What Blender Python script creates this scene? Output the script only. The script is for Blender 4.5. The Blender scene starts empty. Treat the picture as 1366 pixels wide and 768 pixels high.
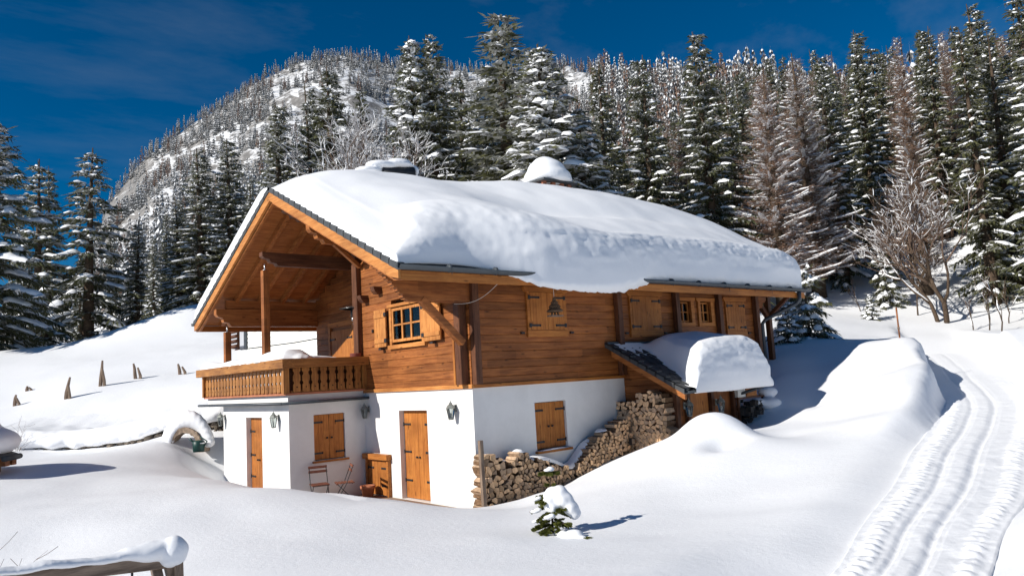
import bpy, bmesh, math, random
import numpy as np
from mathutils import Vector, Matrix, noise
random.seed(7); R = math.radians
sc = bpy.context.scene; COL = sc.collection

# ------------------------------------------------------------------ camera
CAM = np.array([-9.5477, -12.6371, 2.6883])
FW = np.array([0.64521634, 0.75483741, 0.11796765]); RT = np.array([0.76331256, -0.64345322, -0.0576359])
UP = np.array([-0.03240093, -0.12723381, 0.9913434]); FPX = 996.147
cam = bpy.data.objects.new('camera', bpy.data.cameras.new('camera')); COL.objects.link(cam)
M4 = Matrix([[RT[i], UP[i], -FW[i], CAM[i]] for i in range(3)] + [[0, 0, 0, 1]])
cam.matrix_world = M4; cam.data.sensor_width = 36; cam.data.lens = 36*FPX/1366
cam.data.clip_start = .1; cam.data.clip_end = 3000; sc.camera = cam
def at(u, v, d):                                            # a sight line's point d metres deep
    return CAM + (FW + RT*(u-683)/FPX - UP*(v-384)/FPX)*d

# ------------------------------------------------------------------ light
TOSUN = Vector((-1, .18, .58)).normalized()
ELEV = math.asin(TOSUN.z)
w = bpy.data.worlds.new('World'); sc.world = w; w.use_nodes = True
nt = w.node_tree; nt.nodes.clear()
def N(nt, t, **k):
    n = nt.nodes.new(t)
    for a, b in k.items(): setattr(n, a, b)
    return n
sky = N(nt, 'ShaderNodeTexSky', sky_type='NISHITA', sun_disc=False)
sky.sun_elevation = ELEV; sky.sun_rotation = math.atan2(TOSUN.x, TOSUN.y)
sky.altitude = 2500; sky.air_density = 1.0; sky.dust_density = .0; sky.ozone_density = 4.0
tc = N(nt, 'ShaderNodeTexCoord'); mp = N(nt, 'ShaderNodeMapping'); mp.inputs['Rotation'].default_value = (.2, .35, .5)
mp.inputs['Scale'].default_value = (1.2, 6, 9)
cn = N(nt, 'ShaderNodeTexNoise'); cn.inputs['Scale'].default_value = 1.3; cn.inputs['Detail'].default_value = 7; cn.inputs['Roughness'].default_value = .62
cr = N(nt, 'ShaderNodeValToRGB'); cr.color_ramp.elements[0].position = .5; cr.color_ramp.elements[1].position = .85
cr.color_ramp.elements[1].color = (.16, .16, .16, 1)
hs = N(nt, 'ShaderNodeHueSaturation'); hs.inputs['Saturation'].default_value = 1.42; hs.inputs['Hue'].default_value = .497; hs.inputs['Value'].default_value = 1.08
mx = N(nt, 'ShaderNodeMixRGB'); mx.inputs[2].default_value = (5, 5.6, 6.3, 1)
bg = N(nt, 'ShaderNodeBackground'); bg.inputs['Strength'].default_value = .055
wo = N(nt, 'ShaderNodeOutputWorld'); L = nt.links.new
L(tc.outputs['Generated'], mp.inputs[0]); L(mp.outputs[0], cn.inputs['Vector']); L(cn.outputs['Fac'], cr.inputs[0])
L(sky.outputs[0], hs.inputs['Color']); L(cr.outputs[0], mx.inputs[0]); L(hs.outputs[0], mx.inputs[1]); L(mx.outputs[0], bg.inputs[0]); L(bg.outputs[0], wo.inputs[0])
sun = bpy.data.objects.new('sun', bpy.data.lights.new('sun', 'SUN')); COL.objects.link(sun)
sun.data.energy = 4.6; sun.data.angle = R(.5); sun.data.color = (1, .955, .88)
sun.rotation_euler = TOSUN.to_track_quat('Z', 'Y').to_euler()
sc.view_settings.view_transform = 'Standard'; sc.view_settings.look = 'None'; sc.view_settings.gamma = 1
sc.view_settings.exposure = .29
sc.cycles.use_denoising = True; sc.cycles.max_bounces = 7; sc.cycles.diffuse_bounces = 4; sc.cycles.caustics_reflective = False; sc.cycles.caustics_refractive = False
sc.cycles.transparent_max_bounces = 12

# ------------------------------------------------------------------ materials
def mat(name, col, rough=.7, spec=.3, metal=0):
    m = bpy.data.materials.new(name); m.use_nodes = True
    b = m.node_tree.nodes['Principled BSDF']
    b.inputs['Base Color'].default_value = (*col, 1); b.inputs['Roughness'].default_value = rough
    b.inputs['Specular IOR Level'].default_value = spec; b.inputs['Metallic'].default_value = metal
    return m, m.node_tree, b
def ramp(nt, fac, stops):
    r = N(nt, 'ShaderNodeValToRGB'); e = r.color_ramp.elements
    while len(e) < len(stops): e.new(.5)
    for x, (p, c) in zip(e, stops): x.position = p; x.color = (*c, 1) if len(c) == 3 else c
    nt.links.new(fac, r.inputs[0]); return r.outputs[0]
def coords(nt, scale=(1, 1, 1), rot=(0, 0, 0), kind='Object'):
    t = N(nt, 'ShaderNodeTexCoord'); p = N(nt, 'ShaderNodeMapping')
    p.inputs['Scale'].default_value = scale; p.inputs['Rotation'].default_value = rot
    nt.links.new(t.outputs[kind], p.inputs[0]); return p.outputs[0]
def nz(nt, vec, scale, detail=4, rough=.55):
    n = N(nt, 'ShaderNodeTexNoise'); n.inputs['Scale'].default_value = scale; n.inputs['Detail'].default_value = detail
    n.inputs['Roughness'].default_value = rough
    if vec is not None: nt.links.new(vec, n.inputs['Vector'])
    return n.outputs['Fac']
def mixc(nt, a, b, f, mode='MIX'):
    m = N(nt, 'ShaderNodeMixRGB', blend_type=mode)
    for i, x in ((0, f), (1, a), (2, b)):
        if isinstance(x, (int, float)): m.inputs[i].default_value = x
        elif isinstance(x, tuple): m.inputs[i].default_value = (*x, 1)
        else: nt.links.new(x, m.inputs[i])
    return m.outputs[0]
def math_(nt, op, a, b=None):
    m = N(nt, 'ShaderNodeMath', operation=op)
    for i, x in ((0, a), (1, b)):
        if x is None: continue
        if isinstance(x, (int, float)): m.inputs[i].default_value = x
        else: nt.links.new(x, m.inputs[i])
    return m.outputs[0]
def bump(nt, b, h, strength=.3, dist=.02, prev=None):
    k = N(nt, 'ShaderNodeBump'); k.inputs['Strength'].default_value = strength; k.inputs['Distance'].default_value = dist
    nt.links.new(h, k.inputs['Height'])
    if prev: nt.links.new(prev, k.inputs['Normal'])
    nt.links.new(k.outputs[0], b.inputs['Normal']); return k.outputs[0]

def wood(name, light, dark, axis='X', course=0, rough=.55, wear=.0):
    m, t, b = mat(name, light, rough, .25)
    s = {'X': (.9, 13, 13), 'Y': (13, .9, 13), 'Z': (13, 13, .9)}[axis]
    v = coords(t, s)
    g = nz(t, v, 1.6, 6, .6); f = nz(t, v, 7, 3, .5)
    c = ramp(t, g, [(.32, dark), (.62, light)])
    c = mixc(t, c, tuple(x*.62 for x in dark), ramp(t, f, [(.56, (0, 0, 0)), (.74, (.6, .6, .6))]))
    k = {'X': (2.2, 7, 7), 'Y': (7, 2.2, 7), 'Z': (7, 7, 2.2)}[axis]
    vo = N(t, 'ShaderNodeTexVoronoi'); vo.inputs['Scale'].default_value = 1.0; t.links.new(coords(t, k), vo.inputs['Vector'])
    c = mixc(t, c, tuple(x*.3 for x in dark), ramp(t, vo.outputs['Distance'], [(.07, (.75, .75, .75)), (.16, (0, 0, 0))]))
    big = nz(t, coords(t, (.7, .7, .7)), 1.1, 3)
    c = mixc(t, c, (1, 1, 1), ramp(t, big, [(.35, (0, 0, 0)), (.7, (.09, .09, .09))]), 'OVERLAY')
    c = mixc(t, c, ramp(t, nz(t, coords(t, (.5, .5, 1.1)), 1.3, 5, .6), [(.32, (.66, .63, .62)), (.6, (1.08, 1.08, 1.08))]), 1.0, 'MULTIPLY')
    if course:
        x = N(t, 'ShaderNodeSeparateXYZ'); tco = N(t, 'ShaderNodeTexCoord'); t.links.new(tco.outputs['Object'], x.inputs[0])
        row = math_(t, 'FLOOR', math_(t, 'DIVIDE', math_(t, 'SUBTRACT', x.outputs['Z'], 2.545), course))
        sgn = x.outputs[axis if axis != 'Z' else 'X']
        wn0 = N(t, 'ShaderNodeTexWhiteNoise', noise_dimensions='1D'); t.links.new(row, wn0.inputs['W'])
        seg = math_(t, 'FLOOR', math_(t, 'DIVIDE', math_(t, 'ADD', sgn, math_(t, 'MULTIPLY', wn0.outputs['Value'], 9.0)), 2.1))
        wn = N(t, 'ShaderNodeTexWhiteNoise', noise_dimensions='2D')
        cb = N(t, 'ShaderNodeCombineXYZ'); t.links.new(row, cb.inputs[0]); t.links.new(seg, cb.inputs[1]); t.links.new(cb.outputs[0], wn.inputs['Vector'])
        val = math_(t, 'ADD', math_(t, 'MULTIPLY', wn.outputs['Value'], .5), .72)
        c = mixc(t, c, val, 1.0, 'MULTIPLY')
    if wear:                                                # bare pale scuffs where the varnish has gone
        sp = nz(t, coords(t, (1.6, 5, 5)), 5, 5, .7)
        c = mixc(t, c, (.62, .36, .15), ramp(t, sp, [(.6, (0, 0, 0)), (.72, (wear, wear, wear))]))
    t.links.new(c, b.inputs['Base Color'])
    bump(t, b, g, .25, .006)
    return m
W = {}
for ax in 'XYZ':
    W['log'+ax] = wood('log wood '+ax, (.33, .118, .032), (.18, .054, .014), ax, .18, wear=.35 if ax == 'Y' else .08)
    W['shut'+ax] = wood('shutter wood '+ax, (.46, .175, .038), (.31, .10, .02), ax)
    W['pale'+ax] = wood('pale larch '+ax, (.58, .25, .072), (.40, .145, .034), ax)
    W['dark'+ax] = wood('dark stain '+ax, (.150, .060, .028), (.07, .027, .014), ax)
    W['soff'+ax] = wood('soffit wood '+ax, (.40, .15, .042), (.24, .078, .02), ax)
    W['rail'+ax] = wood('balcony wood '+ax, (.40, .18, .048), (.22, .085, .024), ax)
    W['grey'+ax] = wood('weathered wood '+ax, (.30, .22, .16), (.13, .09, .065), ax)

def make_snow(name, fine=.5):
    m, t, b = mat(name, (.87, .878, .895), .6, .2)
    v = coords(t, kind='Object')
    a = nz(t, v, 1.2, 5, .5); c = nz(t, v, 14, 4, .6); d = nz(t, v, 70, 2, .6)
    n1 = bump(t, b, a, .22, .06); n2 = bump(t, b, c, .28*fine, .018, n1); bump(t, b, d, .3*fine, .006, n2)
    return m
SNOW = make_snow('snow'); CLODS = make_snow('broken snow', 1.5)

def ground_mat():
    m, t, b = mat('snow ground', (.87, .878, .895), .6, .2)
    g = N(t, 'ShaderNodeNewGeometry'); v = g.outputs['Position']
    x = N(t, 'ShaderNodeSeparateXYZ'); t.links.new(v, x.inputs[0]); nn = N(t, 'ShaderNodeSeparateXYZ'); t.links.new(g.outputs['True Normal'], nn.inputs[0])
    rk = nz(t, v, .035, 8, .65); rk2 = nz(t, v, .22, 9, .75)
    steep = ramp(t, math_(t, 'ADD', math_(t, 'MULTIPLY', nn.outputs['Z'], .55), math_(t, 'MULTIPLY', rk2, .55)), [(.66, (1, 1, 1)), (.74, (0, 0, 0))])
    hi = ramp(t, math_(t, 'DIVIDE', x.outputs['Z'], 100.0), [(.22, (0, 0, 0)), (.34, (1, 1, 1))])
    k = mixc(t, steep, hi, 1.0, 'MULTIPLY')
    rock = ramp(t, rk2, [(.35, (.14, .135, .13)), (.65, (.36, .34, .32))])
    t.links.new(mixc(t, (.87, .878, .895), rock, k), b.inputs['Base Color'])
    n1 = bump(t, b, nz(t, v, .9, 4, .5), .18, .08); n2 = bump(t, b, nz(t, v, 11, 4, .65), .26, .02, n1); bump(t, b, nz(t, v, 70, 3, .65), .45, .006, n2)
    return m
GROUND = ground_mat()
def simple(name, col, rough=.7, spec=.3, metal=0, var=.25, scale=6, bmp=.2, bd=.01):
    m, t, b = mat(name, col, rough, spec, metal)
    v = coords(t); n = nz(t, v, scale, 5, .6)
    t.links.new(ramp(t, n, [(.3, tuple(x*(1-var) for x in col)), (.7, tuple(min(1, x*(1+var)) for x in col))]), b.inputs['Base Color'])
    if bmp: bump(t, b, n, bmp, bd)
    return m
PLASTER = simple('white plaster', (.83, .82, .80), .85, .15, var=.025, scale=2.2, bmp=.12, bd=.02)
def plaster2():
    m, t, b = mat('white plaster', (.83, .82, .80), .85, .15)
    v = coords(t); n = nz(t, v, 1.3, 6, .65)
    c = ramp(t, n, [(.3, (.70, .69, .67)), (.6, (.78, .77, .75))])
    x = N(t, 'ShaderNodeSeparateXYZ'); t.links.new(v, x.inputs[0])
    damp = math_(t, 'ADD', math_(t, 'MULTIPLY', x.outputs['Z'], -.9), math_(t, 'MULTIPLY', n, .9))
    c = mixc(t, c, (.6, .56, .5), ramp(t, damp, [(.25, (0, 0, 0)), (.6, (.35, .35, .35))]))
    t.links.new(c, b.inputs['Base Color'])
    n1 = bump(t, b, nz(t, v, 3, 3, .5), .15, .03); bump(t, b, nz(t, v, 60, 3, .6), .25, .005, n1)
    return m
PLASTER = plaster2()
IRON = simple('black iron', (.02, .02, .022), .5, .4, var=.3)
GUTTER = simple('slate grey gutter metal', (.045, .055, .065), .45, .5, var=.15)
TILE = simple('dark grey roof tile', (.06, .064, .068), .7, .3, var=.3, scale=3)
TERRA = simple('terracotta', (.42, .16, .085), .8, .2, var=.2)
BRICK = simple('chimney brick', (.30, .12, .07), .85, .2, var=.35, scale=9)
STONE = simple('field stone', (.20, .165, .13), .9, .2, var=.5, scale=5, bmp=.5, bd=.03)
DARKSTONE = simple('dark stone', (.06, .055, .05), .9, .2, var=.5, scale=6, bmp=.5, bd=.03)
STEEL = simple('brushed steel', (.55, .55, .55), .3, .5, 1, var=.1, bmp=0)
LEAD = simple('lantern metal', (.22, .23, .21), .45, .5, .3, var=.25)
GREEN = simple('green plastic', (.008, .045, .038), .45, .4, var=.2)
BARK = simple('spruce bark', (.085, .06, .042), .9, .1, var=.4, scale=9, bmp=.6, bd=.03)
LOGEND = simple('cut wood end', (.64, .42, .245), .8, .15, var=.28, scale=14)
LOGEND2 = simple('greyed cut wood end', (.42, .29, .19), .8, .15, var=.3, scale=14)
def vary(m):
    t = m.node_tree; b = t.nodes['Principled BSDF']; lk = b.inputs['Base Color'].links[0]; src = lk.from_socket; oi = N(t, 'ShaderNodeObjectInfo')
    v = math_(t, 'ADD', math_(t, 'MULTIPLY', oi.outputs['Random'], .7), .55); t.links.new(mixc(t, src, v, 1.0, 'MULTIPLY'), b.inputs['Base Color'])
vary(LOGEND); vary(LOGEND2)
LOGBARK = simple('log bark', (.16, .095, .055), .9, .1, var=.5, scale=16, bmp=.5, bd=.01)
WHITEBOARD = simple('white weatherboard', (.78, .77, .72), .7, .2, var=.03)
WICKER = simple('brown wicker', (.13, .085, .055), .9, .1, var=.5, scale=40, bmp=.8, bd=.01)
CURTAIN = simple('white curtain', (.7, .7, .68), .9, .1, var=.05)
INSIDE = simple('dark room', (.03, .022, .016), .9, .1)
CHAIRWOOD = simple('reddish slat wood', (.20, .075, .045), .6, .2, var=.3)
CORD = simple('pale cord', (.55, .5, .45), .8, .1, bmp=0)
PAVE = simple('terrace paving', (.27, .19, .14), .85, .2, var=.4, scale=4)
def glass():
    m = bpy.data.materials.new('window glass'); m.use_nodes = True; t = m.node_tree; t.nodes.clear()
    o = N(t, 'ShaderNodeOutputMaterial'); tr = N(t, 'ShaderNodeBsdfTransparent'); tr.inputs[0].default_value = (.72, .76, .75, 1)
    g = N(t, 'ShaderNodeBsdfGlossy'); g.inputs['Roughness'].default_value = .03; f = N(t, 'ShaderNodeFresnel'); f.inputs[0].default_value = 1.6
    x = N(t, 'ShaderNodeMixShader'); t.links.new(f.outputs[0], x.inputs[0]); t.links.new(tr.outputs[0], x.inputs[1]); t.links.new(g.outputs[0], x.inputs[2]); t.links.new(x.outputs[0], o.inputs[0])
    return m
GLASS = glass()
def needles(name, col, var, frost=.34):
    m, t, b = mat(name, col, .65, .15)
    oi = N(t, 'ShaderNodeObjectInfo'); n = nz(t, coords(t), 1.1, 3, .6)
    c = ramp(t, n, [(.3, tuple(x*.6 for x in col)), (.7, tuple(x*1.5 for x in col))])
    c = mixc(t, c, var, math_(t, 'MULTIPLY', oi.outputs['Random'], .55))
    ge = N(t, 'ShaderNodeNewGeometry'); nn = N(t, 'ShaderNodeSeparateXYZ'); t.links.new(ge.outputs['True Normal'], nn.inputs[0])
    fr = math_(t, 'MULTIPLY', math_(t, 'ABSOLUTE', nn.outputs['Z']), nz(t, coords(t), 2.3, 4, .7))
    c = mixc(t, c, (.86, .87, .89), ramp(t, fr, [(.26, (0, 0, 0)), (.50, (frost, frost, frost))]))
    t.links.new(c, b.inputs['Base Color']); tl = N(t, 'ShaderNodeBsdfTranslucent'); t.links.new(c, tl.inputs[0]); xs = N(t, 'ShaderNodeMixShader'); xs.inputs[0].default_value = .3
    t.links.new(b.outputs[0], xs.inputs[1]); t.links.new(tl.outputs[0], xs.inputs[2]); t.links.new(xs.outputs[0], t.nodes['Material Output'].inputs[0]); return m
NEEDLE = needles('spruce needles', (.098, .098, .042), (.072, .082, .046))
YOUNG = needles('young spruce needles', (.15, .16, .035), (.13, .14, .035), .0)
LARCH = needles('bare larch twigs', (.25, .14, .085), (.19, .135, .095))
TWIG = simple('bare twigs', (.14, .095, .07), .9, .1, var=.3)

# ------------------------------------------------------------------ object helpers
def root_loc(o):
    while o.parent: o = o.parent
    return o.location
def tag(o, label=None, cat=None, group=None, kind=None):
    if label: o['label'] = label
    if cat: o['category'] = cat
    if group: o['group'] = group
    if kind: o['kind'] = kind
    return o
def thing(name, label, cat, loc=(0, 0, 0), group=None):
    o = bpy.data.objects.new(name, None); COL.objects.link(o); o.location = loc; o.empty_display_size = .2
    return tag(o, label, cat, group)
class MB:                                                   # collects shapes in world coordinates
    def __init__(s): s.v = []; s.f = []; s.m = []; s.sm = []
    def add(s, v, f, m=0, smooth=False):
        k = len(s.v); s.v += [tuple(float(c) for c in p) for p in v]; s.f += [tuple(i+k for i in q) for q in f]
        s.m += [m]*len(f); s.sm += [smooth]*len(f); return s
    def box(s, a, b, m=0):
        x0, y0, z0 = a; x1, y1, z1 = b
        return s.add([(x0, y0, z0), (x1, y0, z0), (x1, y1, z0), (x0, y1, z0), (x0, y0, z1), (x1, y0, z1), (x1, y1, z1), (x0, y1, z1)],
              [(0, 3, 2, 1), (4, 5, 6, 7), (0, 1, 5, 4), (1, 2, 6, 5), (2, 3, 7, 6), (3, 0, 4, 7)], m)
    def beam(s, p, q, wd, ht, m=0, up=(0, 0, 1), ch=0):      # rectangular bar p->q, wd across, ht along up
        p = Vector(p); q = Vector(q); d = (q-p).normalized(); u = Vector(up); u = (u-d*u.dot(d)).normalized(); r = d.cross(u)
        w2, h2 = wd/2, ht/2; c = ch or min(wd, ht)*.06
        pr = [(-w2+c, -h2), (w2-c, -h2), (w2, -h2+c), (w2, h2-c), (w2-c, h2), (-w2+c, h2), (-w2, h2-c), (-w2, -h2+c)]
        return s.loft([[e+r*a+u*b for a, b in pr] for e in (p, q)], m)
    def loft(s, rings, m=0, smooth=False, caps=True, closed=True):
        n = len(rings[0]); v = [p for r in rings for p in r]; f = []
        for i in range(len(rings)-1):
            for j in range(n if closed else n-1):
                k = (j+1) % n; f.append((i*n+j, i*n+k, (i+1)*n+k, (i+1)*n+j))
        if caps and closed: f += [tuple(range(n-1, -1, -1)), tuple(range((len(rings)-1)*n, len(rings)*n))]
        return s.add(v, f, m, smooth)
    def tube(s, pts, rad, n=8, m=0, smooth=True):
        pts = [Vector(p) for p in pts]; rs = rad if isinstance(rad, (list, tuple)) else [rad]*len(pts); rings = []
        ref = Vector((0, 0, 1)) if abs((pts[-1]-pts[0]).normalized().z) < .9 else Vector((1, 0, 0))
        for i, p in enumerate(pts):
            d = (pts[min(i+1, len(pts)-1)]-pts[max(i-1, 0)]).normalized(); u = (ref-d*ref.dot(d)).normalized(); r = d.cross(u)
            rings.append([p+(r*math.cos(2*math.pi*j/n)+u*math.sin(2*math.pi*j/n))*rs[i] for j in range(n)])
        return s.loft(rings, m, smooth)
    def prism(s, poly, vec, m=0):                           # polygon (3-D points) pushed along vec
        vec = Vector(vec); a = [Vector(p) for p in poly]; return s.loft([a, [p+vec for p in a]], m)
    def lathe(s, c, prof, n=16, m=0, smooth=True):
        return s.loft([[(c[0]+r*math.cos(2*math.pi*j/n), c[1]+r*math.sin(2*math.pi*j/n), c[2]+z) for j in range(n)] for r, z in prof], m, smooth)
    def grid(s, P, m=0, smooth=True):                       # P[i][j] points
        n = len(P[0]); return s.add([p for r in P for p in r], [(i*n+j, i*n+j+1, (i+1)*n+j+1, (i+1)*n+j) for i in range(len(P)-1) for j in range(n-1)], m, smooth)
    def build(s, name, mats, parent=None, loc=None, fix=True):
        mats = mats if isinstance(mats, (list, tuple)) else [mats]
        o0 = root_loc(parent) if parent else Vector(loc or (0, 0, 0))
        me = bpy.data.meshes.new(name); me.from_pydata([(v[0]-o0[0], v[1]-o0[1], v[2]-o0[2]) for v in s.v], [], s.f)
        for k in mats: me.materials.append(k)
        me.polygons.foreach_set('material_index', s.m); me.polygons.foreach_set('use_smooth', s.sm)
        if fix:
            bm = bmesh.new(); bm.from_mesh(me); bmesh.ops.recalc_face_normals(bm, faces=bm.faces); bm.to_mesh(me); bm.free()
        me.update(); o = bpy.data.objects.new(name, me); COL.objects.link(o)
        if parent: o.parent = parent
        else: o.location = o0
        return o
def copy_tree(root, loc, rz=0, scale=(1, 1, 1)):
    c = root.copy(); COL.objects.link(c); c.location = loc; c.rotation_euler = (0, 0, rz); c.scale = scale
    for ch in list(root.children):
        d = ch.copy(); COL.objects.link(d); d.parent = c
        for g in ch.children: e = g.copy(); COL.objects.link(e); e.parent = d
    return c
def blob(name, balls, material, voxel=.03, parent=None, loc=None, rough=.0, smooth=6):
    """snow lumps: overlapping ellipsoids fused into one soft skin"""
    o0 = root_loc(parent) if parent else Vector(loc or balls[0][0])
    bm = bmesh.new()
    for c, r in balls:
        r = r if isinstance(r, tuple) else (r, r, r)
        bmesh.ops.create_icosphere(bm, subdivisions=3, radius=1, matrix=Matrix.Translation(Vector(c)-o0) @ Matrix.Diagonal((*r, 1)))
    if rough:
        for v in bm.verts:
            v.co += noise.noise_vector(v.co*4+Vector((3, 1, 7)))*rough+noise.noise_vector(v.co*11)*rough*.4
    me = bpy.data.meshes.new(name); bm.to_mesh(me); bm.free(); me.materials.append(material)
    o = bpy.data.objects.new(name, me); COL.objects.link(o)
    if parent: o.parent = parent
    else: o.location = o0
    md = o.modifiers.new('fuse', 'REMESH'); md.mode = 'VOXEL'; md.voxel_size = voxel; md.use_smooth_shade = True
    if smooth: s = o.modifiers.new('soft', 'SMOOTH'); s.iterations = smooth; s.factor = .5
    return o
def lerp_tab(x, tab):
    return np.interp(x, [t[0] for t in tab], [t[1] for t in tab])
def sstep(a, b, x):
    t = np.clip((x-a)/(b-a), 0, 1); return t*t*(3-2*t)
def fbm(x, y, seed=0, octs=4, scale=1.0):                   # cheap vectorised value noise
    x = np.asarray(x, float)*scale; y = np.asarray(y, float)*scale; out = np.zeros_like(x); a = 1.0; tot = 0
    def h(i, j): 
        n = np.sin(i*127.1+j*311.7+seed*74.7)*43758.5453; return n-np.floor(n)
    for o in range(octs):
        i = np.floor(x); j = np.floor(y); fx = x-i; fy = y-j; fx = fx*fx*(3-2*fx); fy = fy*fy*(3-2*fy)
        out += a*((h(i, j)*(1-fx)+h(i+1, j)*fx)*(1-fy)+(h(i, j+1)*(1-fx)+h(i+1, j+1)*fx)*fy); tot += a
        a *= .5; x = x*2.03+17.3; y = y*2.03+5.1
    return out/tot-.5

# ------------------------------------------------------------------ terrain
TP = [[-6.02,-4.74,.71],[-7.65,-2.01,.61],[-4.68,-6.69,.73],[-3.78,-7.99,.75],[-3.11,-8.83,.76],[-8.03,1.58,.88],[-8.27,-.81,.55],[-6.41,-.46,.83],[-5.46,-.87,.83],[-4.49,-2.61,.75],[-4.1,-4.13,.66],[-2.89,-3.83,.61],[-2.76,-5.26,.56],[-1.48,-5.56,.56],[-.09,-5.82,.58],[.1,-6.7,.66],[-.3,-7.3,.74],[1.77,-4.55,.94],[1.85,-5.65,.8],[-.32,-3.78,.66],[-3.81,3.94,.86],[-3.63,.87,.9],[-3.42,-.24,.87],[-3.12,-1.01,.79],[-2.74,-1.6,.75],[-2.1,-1.99,.62],[-1.53,-2.06,.51],[-.64,-2.01,.37],[.43,-1.33,.39],[1.43,-1.26,.41],[2.48,-1.14,.65],[3.25,-1.57,.91],[3.83,-1.95,1.02],[3.75,-2.75,1.43],[3.75,-3.42,1.53],[4.04,-3.91,1.36],[3.69,-4.76,1.2],[-5.43,3.32,.97],[-6.64,3.7,.97],[-4.23,7.32,1.05],[-2.88,9.45,1.19],[-4.75,10.37,1.32],[-6.36,10.03,1.31],[-6.99,4.64,1.08],[-4.26,14.84,1.38],[-2.96,12.92,1.45],[-1.46,10.57,1.49],[-4.04,17.18,2.19],[-2.13,16.14,2.57],[-.88,14.41,2.6],[-3.76,20.12,3.01],[-2.73,20.92,3.32],[-1.41,20.68,3.52],[.11,20.3,3.63],[-5.43,22.24,2.81],[-.91,27.37,4.61],[2.46,27.07,5.06],[4.41,24.1,4.94],[-.29,39.89,5.91],[-3.65,37.59,5.03],[5.92,47.36,8.85],[9.77,49.25,9.68],[12.73,33.96,6.56],[11.85,.07,2.74],[8.3,-2.3,1.6],[8.75,-2.9,1.5],[6.3,-4.5,1.33],[7.3,-3.4,1.35],[10.19,-1.1,2.2],[10.6,-2.2,2.05],[12.33,-1.39,2.55],[13.08,-2.2,2.85],[13.85,-2.89,3.06],[11.15,-4.47,2.52],[8.94,-5.41,2.01],[6.12,-6.22,1.45],[4.09,-6.54,1.06],[8.79,-4.07,1.92],[7.6,-4.9,1.72],[3.19,-6.03,.98],[1.5,-7.1,.85],[-1.0,-7.9,.74],[16.67,1.92,3.49],[23.62,2.58,3.69],[27.16,6.01,4.7],[34.93,8.44,6.03],[31.89,2.06,4.16],[19.71,-4.62,3.31],[45.4,2.2,5.63],[29.47,2.83,3.96],[23.99,-.34,3.38],[19.94,-2.78,2.98],[15.39,-5.05,2.53],[10.17,-6.88,2.08],[6.41,-8.11,1.71],[1.99,-9.24,1.05],[-.59,-9.95,.92],[-1.43,-10.01,.85],
 [-.6,1,-.12],[-.6,2.5,-.12],[-.6,4.2,-.12],[-1.5,2,-.1],[-1.4,4,-.05],[-2.6,3,.35],[-2.3,6.5,.25],[-2.3,8.8,.36],[-3,5.5,.45],[-3,7.5,.6],[2,2,-.3],[5,3,-.2],[3,7,.2],[9,5,.8],[9,9,1.8],[3,10.5,1.7],[1.0,-.3,.05],[3,-.3,.4],[5,-.5,.6],[7,-1.8,1.1],[8.2,-1,1.6],[6.2,-2.3,1.15],[5,-2.3,1.15],[-9,-12,.98],[-14,-9,.9],[-16,5,1.2],[-12,12,1.6],[-5,-14,1.2],[2,-14,1.3],[12,-12,2.2],[25,-12,3.2],[40,-12,4.5],[-14,25,2.6],[-20,45,4.5],[20,15,4.6],[25,28,6.3],[14,12,3.6],[6,15,3.3],[45,12,6.2],[-25,-20,.5],[-10,-30,.5],[20,-30,2.2],[50,-25,4.6]]
TP = np.array(TP)
def tps_fit(P, lam=.0003):
    n = len(P); d = np.hypot(P[:, None, 0]-P[None, :, 0], P[:, None, 1]-P[None, :, 1])
    K = np.where(d > 0, d*d*np.log(d+1e-12), 0)+lam*np.eye(n)*10; Q = np.c_[np.ones(n), P[:, :2]]
    A = np.block([[K, Q], [Q.T, np.zeros((3, 3))]]); return np.linalg.solve(A, np.r_[P[:, 2], 0, 0, 0])
TW = tps_fit(TP)
def tps(x, y):
    out = TW[-3]+TW[-2]*x+TW[-1]*y
    for (px, py, _), wgt in zip(TP, TW[:-3]):
        d2 = (x-px)**2+(y-py)**2; out = out+wgt*.5*d2*np.log(d2+1e-12)
    return out
# skyline of the ground: azimuth -> (slope of the sight line, distance of the ridge)
SKY = []
for u, v, dr in [(-900, 480, 150), (-250, 480, 250), (0, 470, 330), (100, 380, 420), (150, 262, 450), (200, 204, 470), (260, 163, 480), (300, 141, 480), (360, 98, 480), (420, 76, 480), (470, 74, 480), (520, 88, 480), (590, 92, 470), (640, 95, 460), (700, 97, 440), (760, 88, 400), (830, 104, 360), (900, 118, 320), (1000, 135, 260), (1100, 155, 215), (1250, 155, 200), (1366, 160, 195), (1700, 180, 190), (3500, 300, 170)]:
    r = FW+RT*(u-683)/FPX-UP*(v-384)/FPX; SKY.append((math.atan2(r[1], r[0]), r[2]/math.hypot(r[0], r[1]), dr))
SKY.sort()
def far(x, y):
    a = np.arctan2(y-CAM[1], x-CAM[0]); D = np.hypot(x-CAM[0], y-CAM[1])
    sl = np.interp(a, [s[0] for s in SKY], [s[1] for s in SKY]); dr = np.interp(a, [s[0] for s in SKY], [s[2] for s in SKY])
    zr = CAM[2]+sl*dr; z0 = 6.2+3.3*np.exp(-((np.degrees(a)-72.0)/6.5)**2); t = np.clip((D-42)/(dr-42), 0, 1); p = 1.12+.5*sstep(200, 450, dr)
    z = z0+(zr-z0)*t**p-.25*np.maximum(D-dr, 0)
    z = z-2.2*np.exp(-((D-64)/8)**2)*np.exp(-((np.degrees(a)-77)/8)**2)
    k = sstep(70, 160, D)*(1-.75*sstep(.8, 1, t))
    return z+k*(fbm(x, y, 3, 5, .02)*22+np.abs(fbm(x, y, 9, 4, .05))*16*sstep(250, 400, dr))
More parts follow.
